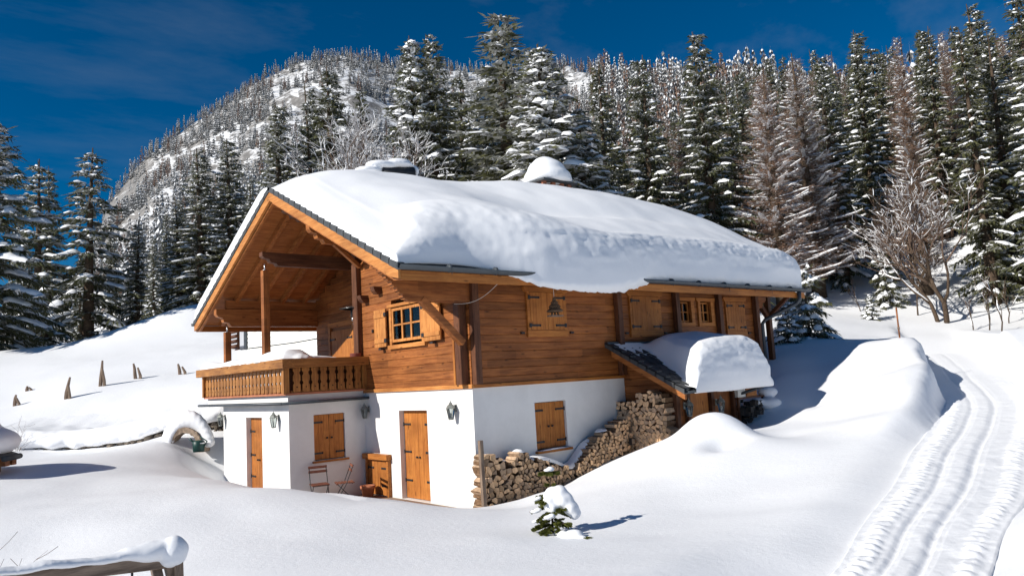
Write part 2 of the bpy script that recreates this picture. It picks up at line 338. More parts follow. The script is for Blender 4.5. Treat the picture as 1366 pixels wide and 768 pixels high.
RP = [(-4.34, -9.71, .48), (-2.05, -9.35, .61), (-.28, -8.91, .73), (1.66, -8.54, .86), (4.34, -7.83, 1.05), (7.66, -7.02, 1.28), (11.16, -5.90, 1.54), (16.14, -3.76, 1.94), (22.1, -1.2, 2.43), (28.77, 1.97, 2.99), (36.35, 6.03, 3.66), (41.92, 9.96, 4.25), (46, 13.5, 5.1)]
def catmull(P, n):
    P = np.array(P, float); out = []
    for i in range(len(P)-1):
        p0, p1, p2, p3 = P[max(i-1, 0)], P[i], P[i+1], P[min(i+2, len(P)-1)]
        for k in range(n):
            t = k/n; out.append(.5*((2*p1)+(-p0+p2)*t+(2*p0-5*p1+4*p2-p3)*t*t+(-p0+3*p1-3*p2+p3)*t**3))
    out.append(P[-1]); return np.array(out)
RC = catmull(RP, 10)
def road_dist(x, y):
    best = np.full(np.shape(x), 1e9); z = np.zeros(np.shape(x)); sg = np.zeros(np.shape(x))
    for a, b in zip(RC[:-1], RC[1:]):
        dx, dy = b[0]-a[0], b[1]-a[1]; l2 = dx*dx+dy*dy
        t = np.clip(((x-a[0])*dx+(y-a[1])*dy)/l2, 0, 1); ex = x-a[0]-t*dx; ey = y-a[1]-t*dy; d = np.hypot(ex, ey)
        k = d < best; best = np.where(k, d, best); z = np.where(k, a[2]+t*(b[2]-a[2]), z); sg = np.where(k, np.sign(dx*ey-dy*ex), sg)
    return best, z, sg
HW = .92
half_w = lambda x: np.interp(x, [-2.1, -.3, 1.7, 4.3, 7.5, 11, 16, 22], [.56, .64, .72, .77, .80, .84, .95, 1.0])
def ground_z(x, y):
    x = np.asarray(x, float); y = np.asarray(y, float); D = np.hypot(x-CAM[0], y-CAM[1])
    k = sstep(44, 62, D); z = tps(x, y)*(1-k)+far(x, y)*k
    z = z+fbm(x, y, 1, 3, .33)*.16*(1-k)*sstep(1.5, 4, D)*np.where((x > -3.2) & (x < 12) & (y > -.9) & (y < 10), .15, 1)
    # the mound beside the shed with its hollow
    rm = np.hypot(x-3.75, (y+3.3)*1.0); z = z+.20*np.exp(-(rm/.72)**4)-.12*np.exp(-((x-4.75)**2/.5+(y+4.2)**2/.4))+.04*np.exp(-(rm/.5)**2)-.26*np.exp(-((x-3.05)**2/.30+(y+4.0)**2/.09))
    z = z+.20*np.exp(-((x-8.3)**2/1.6+(y+4.6)**2/.9))+.16*np.exp(-((x-9.9)**2/1.6+(y+5.0)**2/.5))+.20*np.exp(-((x-12.6)**2/2.5+(y+3.5)**2/.8))+.10*np.exp(-((x-5.6)**2/.5+(y+5.6)**2/.4))-.10*np.exp(-((x-10.3)**2/.8+(y+4.6)**2/.8))
    z = z-.30*np.exp(-((x+2.45)**2/.55+(y-10.0)**2/.55))
    # bank above the stone wall
    d, zr, sg = road_dist(x, y); hw = half_w(x); rw = np.where(sg > 0, np.interp(x, [-2, 3, 6, 9, 14], [1.5, 1.3, .60, .34, .30]), np.interp(x, [-2, 3, 8], [.8, .7, .6]))
    wob = fbm(x, y, 5, 2, .6)*.22+fbm(x, y, 15, 2, 7)*.035
    kk = sstep(hw-.02, hw+rw, d+wob); fade = 1-sstep(34, 44, D)
    zz = np.where(d < 2.2, np.maximum(z+.05*np.exp(-((d-hw-.55)/.4)**2), zr+.06-.5*np.maximum(d-1.3, 0)), z)
    zc = (zr-.07)*(1-kk)+zz*kk
    return z*(1-fade)+zc*fade
def axis(lo, hi, a, b, step, g):
    m = list(np.arange(a, b+1e-6, step)); s = step; x = a; left = []
    while x > lo: s *= 1+g; x -= s; left.append(x)
    s = step; x = b; right = []
    while x < hi: s *= 1+g; x += s; right.append(x)
    return np.array(left[::-1]+m+right)
gx = axis(-150, 760, -10.5, 16, .11, .03); gy = axis(-170, 760, -12, 11, .11, .03)
GX, GY = np.meshgrid(gx, gy, indexing='ij'); GZ = ground_z(GX, GY)
def grid_obj(name, X, Y, Z, m):
    nx, ny = X.shape; me = bpy.data.meshes.new(name)
    me.vertices.add(nx*ny); me.vertices.foreach_set('co', np.stack([X, Y, Z], -1).astype('f4').ravel())
    i = np.arange((nx-1)*(ny-1)); a = (i//(ny-1))*ny+i % (ny-1); q = np.stack([a, a+ny, a+ny+1, a+1], -1)
    me.loops.add(q.size); me.polygons.add(len(q)); me.loops.foreach_set('vertex_index', q.ravel().astype('i4'))
    me.polygons.foreach_set('loop_start', (np.arange(len(q))*4).astype('i4')); me.polygons.foreach_set('use_smooth', np.ones(len(q), bool))
    me.update(calc_edges=True); me.validate(); me.materials.append(m); o = bpy.data.objects.new(name, me); COL.objects.link(o); return o
g = grid_obj('ground', GX, GY, GZ, GROUND); tag(g, kind='structure')
def gz(x, y): return float(ground_z(np.array([x]), np.array([y]))[0])

# ploughed track: treads along both edges, sledge ruts between
RF = catmull(RP[:11], 10); seg = np.r_[0, np.cumsum(np.hypot(*np.diff(RF[:, :2], axis=0).T))]
S = []; s_ = 0
while s_ < seg[-1]: S.append(s_); s_ += .035+.0022*s_*.5
S = np.array(S); RX = np.stack([np.interp(S, seg, RF[:, i]) for i in range(3)], -1)
tan = np.gradient(RX[:, :2], axis=0); tan /= np.linalg.norm(tan, axis=1)[:, None]; nor = np.stack([-tan[:, 1], tan[:, 0]], -1)
T = np.linspace(-HW-.18, HW+.18, 64)
hwS = half_w(RX[:, 0])/HW; hwS = np.convolve(np.pad(hwS, 20, 'edge'), np.ones(41)/41, 'valid')[:, None]; PX = RX[:, None, 0]+nor[:, None, 0]*T*hwS; PY = RX[:, None, 1]+nor[:, None, 1]*T*hwS
SS = S[:, None]+0*T; TT = T+.05*fbm(SS*.5, SS*0, 2, 2, 1)
fd = 1-sstep(9, 26, SS)
tread = np.abs(np.sin(math.pi*(SS+.05*fbm(SS, TT, 8, 2, 4))/.20))**.7
def band(c, wd): return np.exp(-((TT-c)/wd)**4)
PZ = RX[:, None, 2]+.03*(.5-np.abs(TT))
PZ = PZ+fd*(.055*tread*band(.70, .15)+.05*tread*band(-.76, .13))*(.75+1.3*fbm(SS, TT, 4, 3, 4))+fd*.03*fbm(SS, TT, 14, 3, 9)*(band(.70, .2)+band(-.76, .18))
for c, wd, dp in [(.34, .06, .04), (.24, .02, .015), (-.14, .07, .045), (-.26, .02, .015)]:
    PZ = PZ-dp*np.exp(-((TT-c-.05*fbm(SS, SS*0+c*9, 6, 2, .35))/wd)**2)*(.5+.5*fd)
PZ = PZ+.03*fbm(SS, TT, 12, 4, 5)*fd+.02*fbm(SS, TT, 13, 2, 1.2)
PZ[:, :2] -= np.array([.22, .07]); PZ[:, -2:] -= np.array([.07, .22])
ro = grid_obj('road', PX, PY, PZ, CLODS); tag(ro, kind='structure')

# ------------------------------------------------------------------ chalet
OF, YR, ZR, EY, EYL, XE = -2.336, 4.763, 7.631, -1.026, 10.552, 12.1
SL = (7.631-4.841)/(4.763+1.026)
def roofz(y): return ZR-SL*abs(y-YR)                        # outer face of the roof boards
ch = thing('chalet', 'large alpine chalet of orange log walls above white plaster, deep snow on its roof', 'chalet', (0, 0, 0))
def PL(axis, c):                                            # wall frame: (along, height, outwards) -> point
    return (lambda a, z, d: (c-d, a, z)) if axis == 'Y' else (lambda a, z, d: (a, c-d, z))
def pbox(mb, P, a0, a1, z0, z1, d0, d1, m=0):
    p = P(a0, z0, d0); q = P(a1, z1, d1); return mb.box([min(x, y) for x, y in zip(p, q)], [max(x, y) for x, y in zip(p, q)], m)
def plaster_wall(name, P, a0, a1, z0, z1, holes, th=.3, parent=ch):
    mb = MB(); A = sorted({a0, a1, *[h[i] for h in holes for i in (0, 1)]}); Z = sorted({z0, z1, *[h[i] for h in holes for i in (2, 3)]})
    solid = lambda a, z: a0 < a < a1 and z0 < z < z1 and not any(h[0] < a < h[1] and h[2] < z < h[3] for h in holes)
    for i in range(len(A)-1):
        for j in range(len(Z)-1):
            a, b, c, d = A[i], A[i+1], Z[j], Z[j+1]; am, zm = (a+b)/2, (c+d)/2
            if not solid(am, zm): continue
            mb.add([P(a, c, 0), P(b, c, 0), P(b, d, 0), P(a, d, 0)], [(0, 1, 2, 3)]); mb.add([P(a, c, -th), P(b, c, -th), P(b, d, -th), P(a, d, -th)], [(0, 1, 2, 3)])
            for (e0, e1, na, nz_) in (((a, c), (b, c), am, c-.001), ((a, d), (b, d), am, d+.001), ((a, c), (a, d), a-.001, zm), ((b, c), (b, d), b+.001, zm)):
                if not solid(na, nz_): mb.add([P(*e0, 0), P(*e1, 0), P(*e1, -th), P(*e0, -th)], [(0, 1, 2, 3)])
    return mb.build(name, PLASTER, parent)
def log_wall(name, P, a0, a1, z0, top, holes, m, th=.14, h=.18, parent=ch):
    mb = MB(); k = 0; rnd = random.Random(name)
    while z0+k*h < 7.6:
        za, zb = z0+k*h+.0007, z0+(k+1)*h-.0007; k += 1; iv = [(a0, a1)]
        t = top((za+zb)/2)
        if t is None: continue
        iv = [(max(a0, t[0]), min(a1, t[1]))]
        for x0, x1, y0, y1 in holes:
            if y0 < zb-.03 and y1 > za+.03:
                iv = [q for i in iv for q in ((i[0], min(i[1], x0)), (max(i[0], x1), i[1]))]
        for p, q in iv:
            if q-p < .03: continue
            cuts = [p]; x = p+rnd.uniform(1, 4)
            while x < q-.6: cuts.append(x); x += rnd.uniform(2.2, 4.2)
            cuts.append(q); c = .011
            for u, v in zip(cuts[:-1], cuts[1:]):
                pr = [(-th, za), (-c, za), (0, za+c), (0, zb-c), (-c, zb), (-th, zb)]
                mb.loft([[P(e, z, d) for d, z in pr] for e in (u+.001, v-.001)])
    return mb.build(name, m, parent)
def leaf_boards(mb, P, a0, a1, z0, z1, d, th=.035, n=3, m=0):
    wd = (a1-a0)/n
    for i in range(n): pbox(mb, P, a0+i*wd+.002, a0+(i+1)*wd-.002, z0, z1, d-th, d, m)
def hinge(mb, P, a, z, dirn, d, ln=.27):
    e = a+dirn*ln; pbox(mb, P, min(a, e), max(a, e), z-.022, z+.022, d, d+.012); pbox(mb, P, min(a, a-dirn*.06), max(a, a-dirn*.06), z-.045, z+.045, d, d+.02)
    c = P(e, z, d+.006); mb.lathe((c[0], c[1], c[2]-.03), [(.004, 0), (.022, .02), (.022, .04), (.004, .06)], 6)
def double_leaf(name, P, a0, a1, z0, z1, d, hz, wm='shutZ', knob=True, rails=False, label=None):
    am = (a0+a1)/2; root = None
    for k, (p, q) in enumerate(((a0, am-.003), (am+.003, a1))):
        mb = MB(); leaf_boards(mb, P, p, q, z0, z1, d)
        if rails:
            for z in (z0+.07, z1-.14): pbox(mb, P, p+.02, q-.02, z, z+.09, d+.001, d+.02)
        o = mb.build(name if k == 0 else 'leaf', W[wm], ch if k == 0 else root)
        if k == 0: root = o
        for z in hz:
            h = MB(); hinge(h, P, p if k == 0 else q, z, 1 if k == 0 else -1, d+(.02 if rails else 0), min(.27, (q-p)*.55)); h.build('hinge', IRON, root)
        if knob:
            kb = MB(); c = P(am+(-.06 if k == 0 else .06), z0+(z1-z0)*.47, d); e = P(am+(-.06 if k == 0 else .06), z0+(z1-z0)*.47, d+.04)
            kb.tube([c, e], [.02, .024], 8); kb.build('knob', IRON, root)
    return root
GA = PL('Y', 0.0); SI = PL('X', 0.0); AF = PL('Y', -2.037); AR = PL('X', 4.583)
plaster_wall('gable_wall', GA, 0, 4.583, -.7, 2.52, [(1.75, 2.95, 0, 2.05)])
plaster_wall('side_wall', SI, .3, 11.05, -.7, 2.52, [(1.716, 2.681, 1.02, 2.085)])
plaster_wall('annex_front_wall', AF, 4.583, 9.0, -.7, 2.36, [(6.23, 7.30, -.05, 2.03)])
plaster_wall('annex_side_wall', AR, -1.737, .0, -.7, 2.36, [(-1.41, -.58, .95, 2.05)])
plaster_wall('rear_wall', PL('X', 8.99), -1.73, 11.05, -.7, 2.52, [])
# log storey
under = lambda z: (YR-(ZR-.16-z)/SL, YR+(ZR-.16-z)/SL) if z < ZR-.2 else None
win = (1.686, 3.118, 3.66, 4.52); gwin = (1.76, 3.06, 3.69, 4.49)
log_wall('gable_log_wall', GA, -.0, 4.583, 2.545, under, [(gwin[0]-.06, gwin[1]+.06, 3.6, 4.56)], W['logY'])
sw = [(7.22, 7.74, 3.9, 4.5), (8.18, 8.68, 3.9, 4.5)]
full = lambda z: (-9, 99) if z < 5.25 else None
log_wall('side_log_wall', SI, .142, 11.05, 2.545, full, sw, W['logX'])
log_wall('loggia_log_wall', PL('Y', .9), 4.583, 9.1, 2.545, under, [], W['logY'])
P9 = (lambda a, z, d: (a, 9.1+d, z)); log_wall('rear_log_wall', P9, .9, 11.05, 2.545, full, [], W['logX'])
PB = (lambda a, z, d: (11.05+d, a, z)); log_wall('end_log_wall', PB, .14, 8.9, 2.545, under, [], W['logY'])
PR = (lambda a, z, d: (a, 4.583+d, z)); log_wall('loggia_return_wall', PR, .142, .9, 2.545, lambda z: (-9, 99), [], W['logX'])
mb = MB(); pbox(mb, GA, -.05, 4.58, 2.50, 2.585, .002, .05); mb.build('sill_beam', W['paleY'], ch)
mb = MB(); pbox(mb, SI, -.0, 11.05, 2.50, 2.57, .002, .05); mb.build('sill_beam', W['shutX'], ch)
# posts of the log frame
def post(p, q, wd, ht, m, name='post', up=(1, 0, 0)):
    mb = MB(); mb.beam(p, q, wd, ht, 0, up); return mb.build(name, m, ch)
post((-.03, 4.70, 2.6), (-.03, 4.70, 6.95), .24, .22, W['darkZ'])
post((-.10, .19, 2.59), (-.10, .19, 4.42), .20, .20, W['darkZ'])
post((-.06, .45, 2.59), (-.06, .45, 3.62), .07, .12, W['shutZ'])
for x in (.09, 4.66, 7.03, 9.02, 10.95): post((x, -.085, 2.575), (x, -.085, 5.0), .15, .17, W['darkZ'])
mb = MB(); mb.box((.03, 4.62, 3.55), (.036, 4.64, 6.5)); 
# stepped corbel of log ends under the eave, and its brace
mb = MB(); st = [(4.30, -1.66), (4.42, -1.78), (4.54, -1.90), (4.66, -2.03), (4.78, -2.15), (4.90, -2.27)]
for z, x in st:
    pr = [(x, z+.118), (0.0, z+.118), (0.0, z), (x+.13, z), (x+.11, z+.035), (x+.05, z+.04), (x+.04, z+.075), (x, z+.08)]
    mb.prism([(a, -.07, b) for a, b in pr], (0, .15, 0))
mb.build('corbel', W['logX'], ch)
mb = MB(); mb.beam((-1.20, 0, 4.36), (-.16, .06, 3.46), .14, .17, 0, (0, 1, 0)); mb.build('brace', W['logX'], ch)
for y, z in ((3.62, 5.02), (4.30, 4.88)):
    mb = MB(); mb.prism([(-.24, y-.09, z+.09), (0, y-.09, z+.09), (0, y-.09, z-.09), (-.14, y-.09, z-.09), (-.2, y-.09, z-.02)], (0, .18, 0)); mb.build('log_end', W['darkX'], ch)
# right-hand end: corbel, outer post and braces
mb = MB()
for z, x in [(4.35, 11.4), (4.53, 11.6), (4.71, 11.85), (4.89, 12.0)]: mb.prism([(11.05, -.07, z+.17), (x, -.07, z+.17), (x, -.07, z+.08), (x-.1, -.07, z), (11.05, -.07, z)], (0, .15, 0))
mb.build('corbel', W['logX'], ch)
post((11.96, .12, 2.4), (11.96, .12, 4.85), .16, .16, W['darkZ'])
mb = MB(); mb.beam((11.96, .12, 4.05), (11.25, .12, 4.72), .12, .14, 0, (0, 1, 0)); mb.beam((11.96, .12, 4.1), (11.96, -.6, 4.66), .11, .12, 0, (1, 0, 0)); mb.build('brace', W['darkX'], ch)
# roof
rf = MB()
for sgn, ye in ((-1, EY), (1, EYL)):
    a, b = (OF, YR, ZR), (OF, ye, roofz(ye)); 
    rf.prism([(OF, YR, ZR), (OF, ye, roofz(ye)), (OF, ye, roofz(ye)-.07), (OF, YR, ZR-.07)], (XE-OF+.25, 0, 0))
roof = rf.build('roof', TILE, ch)
so = MB()
for sgn, ye in ((-1, EY+.02), (1, EYL-.02)):
    n = 42
    for i in range(n):
        y0 = YR+(ye-YR)*i/n+sgn*.003; y1 = YR+(ye-YR)*(i+1)/n-sgn*.003
        so.prism([(OF+.03, y0, roofz(y0)-.075), (OF+.03, y1, roofz(y1)-.075), (OF+.03, y1, roofz(y1)-.10), (OF+.03, y0, roofz(y0)-.10)], (XE-OF+.15, 0, 0))
so.build('soffit_boards', W['soffX'], roof)
for sgn, ye in ((-1, EY), (1, EYL)):                        # barge boards and rafters
    for x, off, dp, wd, key in ((OF, .045, .27, .06, 'pale'), (OF+.075, .11, .27, .07, 'soff')):
        f = MB(); y0 = YR+sgn*.0; ye2 = ye+sgn*-.0
        top = lambda y: roofz(y)-off
        f.prism([(x, y0, top(y0)), (x, ye2, top(ye2)), (x, ye2, top(ye2)-dp*(.75 if key == 'pale' else .6)), (x, ye2-sgn*.28, top(ye2-sgn*.28)-dp), (x, y0, top(y0)-dp)], (wd, 0, 0))
        f.build('barge_board', W[key+'Y'], roof)
    xs = [-1.65, -.95, -.25, .45] if sgn > 0 else [-1.65, -.95, -.25]+[.6+.72*k for k in range(16)]
    for x in xs:
        f = MB(); y0 = YR if x < 1 else YR+sgn*4.5; q = ye-sgn*.12
        zt = lambda y: roofz(y)-.103
        f.prism([(x, y0, zt(y0)), (x, q, zt(q)), (x, q, zt(q)-.07), (x, q-sgn*.10, zt(q-sgn*.1)-.10), (x, q-sgn*.16, zt(q-sgn*.16)-.15), (x, y0, zt(y0)-.16)], (.11, 0, 0))
        f.build('rafter', W['soffY'], roof)
ft = MB(); ft.box((OF+.06, EY-.01, roofz(EY)-.27), (XE+.1, EY+.03, roofz(EY)-.10)); ft.build('eave_board', W['shutX'], roof)
ft = MB(); ft.box((OF+.06, EYL-.03, roofz(EYL)-.27), (XE+.1, EYL+.01, roofz(EYL)-.10)); ft.build('eave_board', W['shutX'], roof)
for sgn, ye in ((-1, EY), (1, EYL)):                        # verge tiles, each lapping the next
    n = 20
    for i in range(n):
        y0 = YR+(ye-YR)*i/n; y1 = YR+(ye-YR)*(i+1.08)/n; t = MB()
        za, zb = roofz(y0)+.0, roofz(y1)+.055
        q = [(OF-.02, y0, za+.02), (OF-.02, y1, zb+.0), (OF-.02, y1, zb-.14), (OF-.02, y0, za-.10)]
        t.prism(q, (.03, 0, 0)); t.prism([(OF+.01, y0, za+.02), (OF+.01, y1, zb), (OF+.01, y1, zb-.03), (OF+.01, y0, za-.01)], (.12, 0, 0))
        t.build('verge_tile', TILE, roof)
t = MB(); t.tube([(OF-.02, YR, ZR+.0), (XE, YR, ZR+.0)], .075, 10); t.build('ridge_cap', TILE, roof)
def gutter(name, p, q, r, parent, brackets=0):
    p = Vector(p); q = Vector(q); d = (q-p).normalized(); s = Vector((0, 0, 1)).cross(d); mb = MB(); rings = []
    for e in (p, q):
        ring = [e+s*math.cos(math.pi+math.pi*k/10)*r+Vector((0, 0, math.sin(math.pi+math.pi*k/10)*r)) for k in range(11)]
        ring += [e+s*math.cos(2*math.pi-math.pi*k/10)*(r-.008)+Vector((0, 0, math.sin(2*math.pi-math.pi*k/10)*(r-.008)+.004)) for k in range(11)]
        rings.append(ring)
    mb.loft(rings, 0, True)
    n = int((q-p).length/1.1)
    for i in range(1, n):
        c = p+(q-p)*i/n-Vector((0, 0, .012)); mb.tube([c-d*.02, c+d*.02], r*.99, 12)
    return mb.build(name, GUTTER, parent)
gutter('gutter', (OF-.04, EY-.08, 4.83), (XE+.28, EY-.08, 4.83), .085, roof)
gutter('gutter', (OF-.04, EYL+.08, 4.83), (XE+.28, EYL+.08, 4.83), .085, roof)
mb = MB(); mb.tube([(11.75, EY-.08, 4.78), (11.75, EY-.08, 4.52), (11.72, EY+.02, 4.40), (11.2, -.22, 3.98), (11.13, -.14, 3.85), (11.13, -.14, 2.3)], .06, 10); mb.build('downpipe', GUTTER, ch)
for x, l in ((8.05, .16), (9.3, .09), (10.2, .13), (10.9, .07), (5.6, .06), (-1.2, .07), (-.5, .05)):
    b_ = MB(); b_.tube([(x, EY-.10, 4.76), (x+.005, EY-.10, 4.76-l*.6), (x, EY-.10, 4.76-l)], [.014, .008, .002], 6); b_.build('icicle', GLASS, roof)
# purlins
def purlin(y, z0, z1, x0, x1, m='darkX', carve=True, wd=.2):
    h = z1-z0; p = MB()
    pr = [(x0, z1), (x1, z1), (x1, z0), (x0+.42, z0), (x0+.36, z0+.2*h), (x0+.22, z0+.25*h), (x0+.18, z0+.5*h), (x0+.06, z0+.55*h), (x0, z0+.7*h)]
    p.prism([(a, y-wd/2, b) for a, b in pr], (0, wd, 0)); return p.build('purlin', W[m], ch)
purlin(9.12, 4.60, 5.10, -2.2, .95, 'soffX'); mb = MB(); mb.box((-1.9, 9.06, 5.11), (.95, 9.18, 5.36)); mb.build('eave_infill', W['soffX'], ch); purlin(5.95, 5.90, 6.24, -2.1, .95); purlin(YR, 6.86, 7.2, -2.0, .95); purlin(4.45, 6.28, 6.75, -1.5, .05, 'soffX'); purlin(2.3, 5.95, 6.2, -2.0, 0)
mb = MB(); mb.beam((-.8, 4.45, 6.30), (-.05, 4.52, 5.75), .10, .12, 0, (0, 1, 0)); mb.build('brace', W['soffX'], ch)

# openings
double_leaf('door', GA, 1.76, 2.94, .015, 2.04, -.13, (.42, 1.08, 1.72)); double_leaf('door', AF, 6.24, 7.29, -.02, 2.02, -.13, (.5, 1.05, 1.66))
double_leaf('cellar_door', GA, 3.50, 4.40, .02, .86, .05, (.24, .66), knob=False)
mb = MB(); pbox(mb, GA, 3.36, 4.54, .87, 1.0, .004, .15); pbox(mb, GA, 3.40, 3.49, -.05, .87, .004, .09); pbox(mb, GA, 4.41, 4.50, -.05, .87, .004, .09); mb.build('door_frame', W['shutY'], ch)
double_leaf('shutter', SI, 1.73, 2.668, 1.055, 2.07, -.06, (1.2, 1.9)); double_leaf('shutter', AR, -1.40, -.59, .97, 2.04, -.04, (1.12, 1.86))
mb = MB(); pbox(mb, SI, 1.66, 2.74, .965, 1.015, -.2, .10); mb.build('window_sill', W['shutX'], ch)
mb = MB(); pbox(mb, AR, -1.47, -.52, .90, .945, -.2, .08); mb.build('window_sill', W['shutX'], ch)
def hooded_shutter(a0, a1, z0, z1):
    s = double_leaf('shutter', SI, a0+.09, a1-.09, z0+.06, z1-.1, .055, (z0+.16, z1-.22), knob=False)
    f = MB(); pbox(f, SI, a0, a0+.085, z0, z1-.09, .003, .05); pbox(f, SI, a1-.085, a1, z0, z1-.09, .003, .05); pbox(f, SI, a0-.02, a1+.02, z0-.10, z0+.05, .003, .06)
    f.prism([SI(a0-.09, z1-.02, .003), SI(a0-.05, z1-.09, .003), SI(a1+.05, z1-.09, .003), SI(a1+.09, z1-.02, .003), SI(a1+.09, z1+.03, .003), SI(a0-.09, z1+.03, .003)], (0, -.06, 0))
    f.build('frame', W['shutX'], s)
    for a in (a0-.16, a1+.16): k = MB(); pbox(k, SI, a-.05, a+.05, z0-.03, z0+.01, .002, .05); k.build('catch', IRON, s)
hooded_shutter(1.63, 2.86, 3.66, 4.68); hooded_shutter(5.15, 6.40, 3.63, 4.68); hooded_shutter(9.41, 10.40, 3.6, 4.62)
lg = PL('Y', .9); double_leaf('door', lg, 6.75, 8.05, 2.62, 4.35, .04, (2.9, 4.1), knob=False)
f = MB(); pbox(f, lg, 6.6, 6.73, 2.6, 4.45, .003, .06); pbox(f, lg, 8.07, 8.2, 2.6, 4.45, .003, .06); pbox(f, lg, 6.6, 8.2, 4.46, 4.6, .003, .07); f.build('door_frame', W['shutY'], ch)
def window(P, a0, a1, z0, z1, d, nx, ny, wm, fr=.055, mu=.028, curtain=True, label=None):
    f = MB(); a0_, a1_ = a0, a1
    pbox(f, P, a0, a0+fr, z0, z1, d-.05, d); pbox(f, P, a1-fr, a1, z0, z1, d-.05, d); pbox(f, P, a0+fr, a1-fr, z0, z0+fr, d-.05, d); pbox(f, P, a0+fr, a1-fr, z1-fr, z1, d-.05, d)
    for i in range(1, nx): a = a0+fr+(a1-a0-2*fr)*i/nx; pbox(f, P, a-mu*.8, a+mu*.8, z0+fr, z1-fr, d-.045, d-.004)
    for j in range(1, ny):
        z = z0+fr+(z1-z0-2*fr)*j/ny
        for i in range(nx):
            p = a0+fr+(a1-a0-2*fr)*i/nx+(mu*.8 if i else 0); q = a0+fr+(a1-a0-2*fr)*(i+1)/nx-(mu*.8 if i < nx-1 else 0); pbox(f, P, p, q, z-mu/2, z+mu/2, d-.04, d-.008)
    o = f.build('window', W[wm], ch)
    g_ = MB(); pbox(g_, P, a0+fr*.5, a1-fr*.5, z0+fr*.5, z1-fr*.5, d-.034, d-.030); g_.build('pane', GLASS, o)
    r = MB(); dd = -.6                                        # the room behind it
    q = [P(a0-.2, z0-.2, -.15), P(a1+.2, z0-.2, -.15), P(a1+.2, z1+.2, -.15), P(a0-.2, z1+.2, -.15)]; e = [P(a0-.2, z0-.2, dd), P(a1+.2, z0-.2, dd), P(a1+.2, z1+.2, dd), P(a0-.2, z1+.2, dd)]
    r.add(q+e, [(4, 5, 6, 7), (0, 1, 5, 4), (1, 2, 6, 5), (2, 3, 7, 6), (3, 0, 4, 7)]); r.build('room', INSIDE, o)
    if curtain:
        c = MB()
        for p, q in ((a0+.03, a0+(a1-a0)*.2), (a1-(a1-a0)*.16, a1-.03)):
            n = 14; c.grid([[P(p+(q-p)*i/n, z, d-.11+.018*math.sin(i*1.6)) for z in (z0, z1)] for i in range(n+1)])
        c.build('curtain', CURTAIN, o, fix=False)
    return o
wn = window(GA, 1.76, 3.06, 3.68, 4.50, .035, 3, 2, 'paleZ', .065, .04)
f = MB(); pbox(f, GA, 1.66, 1.755, 3.62, 4.52, .003, .05); pbox(f, GA, 3.065, 3.16, 3.62, 4.52, .003, .05); pbox(f, GA, 1.60, 3.22, 3.52, 3.615, .003, .08); pbox(f, GA, 1.60, 3.22, 4.53, 4.60, .003, .07)
f.build('frame', W['paleY'], wn)
for a0, a1, sd in ((.93, 1.60, -1), (3.24, 3.80, 1)):       # shutters folded open either side
    m_ = MB(); leaf_boards(m_, GA, a0, a1, 3.60, 4.52, .105, .04, 4)
    for z in (3.70, 4.32): pbox(m_, GA, a0+.02, a1-.02, z, z+.1, .106, .125)
    o = m_.build('shutter', W['paleZ'], ch)
    h = MB(); e = a1 if sd < 0 else a0
    for z in (3.70, 4.34): pbox(h, GA, e-.05, e+.05, z, z+.09, .06, .135)
    x = a0-.03 if sd < 0 else a1+.03; pbox(h, GA, x-.02, x+.02, 3.98, 4.06, .06, .15); pbox(h, GA, (a0+a1)/2-.06, (a0+a1)/2+.06, 3.53, 3.57, .03, .13)
    h.build('hinge', IRON, o)
for a0, a1, z0, z1 in sw:
    o = window(SI, a0+.02, a1-.02, z0+.02, z1-.02, -.05, 2, 2, 'shutZ', .04, .03)
    f = MB(); pbox(f, SI, a0-.11, a0-.0, z0-.1, z1, .003, .05); pbox(f, SI, a1+.0, a1+.14, z0-.1, z1, .003, .05); pbox(f, SI, a0, a1, z0-.1, z0, .003, .055)
    f.prism([SI(a0-.2, z1+.05, .003), SI(a0-.14, z1, .003), SI(a1+.16, z1, .003), SI(a1+.2, z1+.05, .003), SI(a1+.2, z1+.1, .003), SI(a0-.2, z1+.1, .003)], (0, -.06, 0)); f.build('frame', W['shutX'], o)
def lantern(P, a, z, parent, d=.0, s=1.0):
    c = Vector(P(a, z, d+.20*s)); b = MB(); w_ = Vector(P(a, z, d))
    ring = lambda r, h: [c+Vector((r*s*math.cos(k*math.pi/3+.26), r*s*math.sin(k*math.pi/3+.26), h*s)) for k in range(6)]
    lo, hi = ring(.075, -.22), ring(.135, .10)
    for k in range(6):
        b.tube([lo[k], hi[k]], .009*s, 5); b.tube([hi[k], hi[(k+1) % 6]], .01*s, 5); b.tube([lo[k], lo[(k+1) % 6]], .01*s, 5)
    b.loft([ring(.15, .10), ring(.10, .19), ring(.055, .22), ring(.05, .26), ring(.02, .28), ring(.008, .33)]); b.loft([ring(.08, -.25), ring(.08, -.22)])
    b.tube([w_+Vector((0, 0, .12*s)), Vector(P(a, z+.16*s, d+.1*s)), c+Vector((0, 0, .13*s))], .014*s, 6)
    pbox(b, P, a-.05*s, a+.05*s, z-.02*s, z+.2*s, d+.002, d+.02)
    o = b.build('wall_lantern', LEAD, parent)
    gl = MB(); gl.loft([ring(.07, -.218), ring(.128, .098)], caps=False); gl.build('lantern_glass', GLASS, o)
    cd = MB(); cd.lathe(c+Vector((0, 0, -.2*s)), [(.0, 0), (.022*s, 0), (.022*s, .16*s), (.0, .16*s)], 8); cd.build('candle_bulb', CURTAIN, o)
    return o
lantern(GA, 4.37, 2.03, ch, 0, .68); lantern(GA, .62, 2.03, ch, 0, .7); lantern(AF, 8.86, 1.97, ch, 0, .68); lantern(AF, 5.16, 1.97, ch, 0, .7)

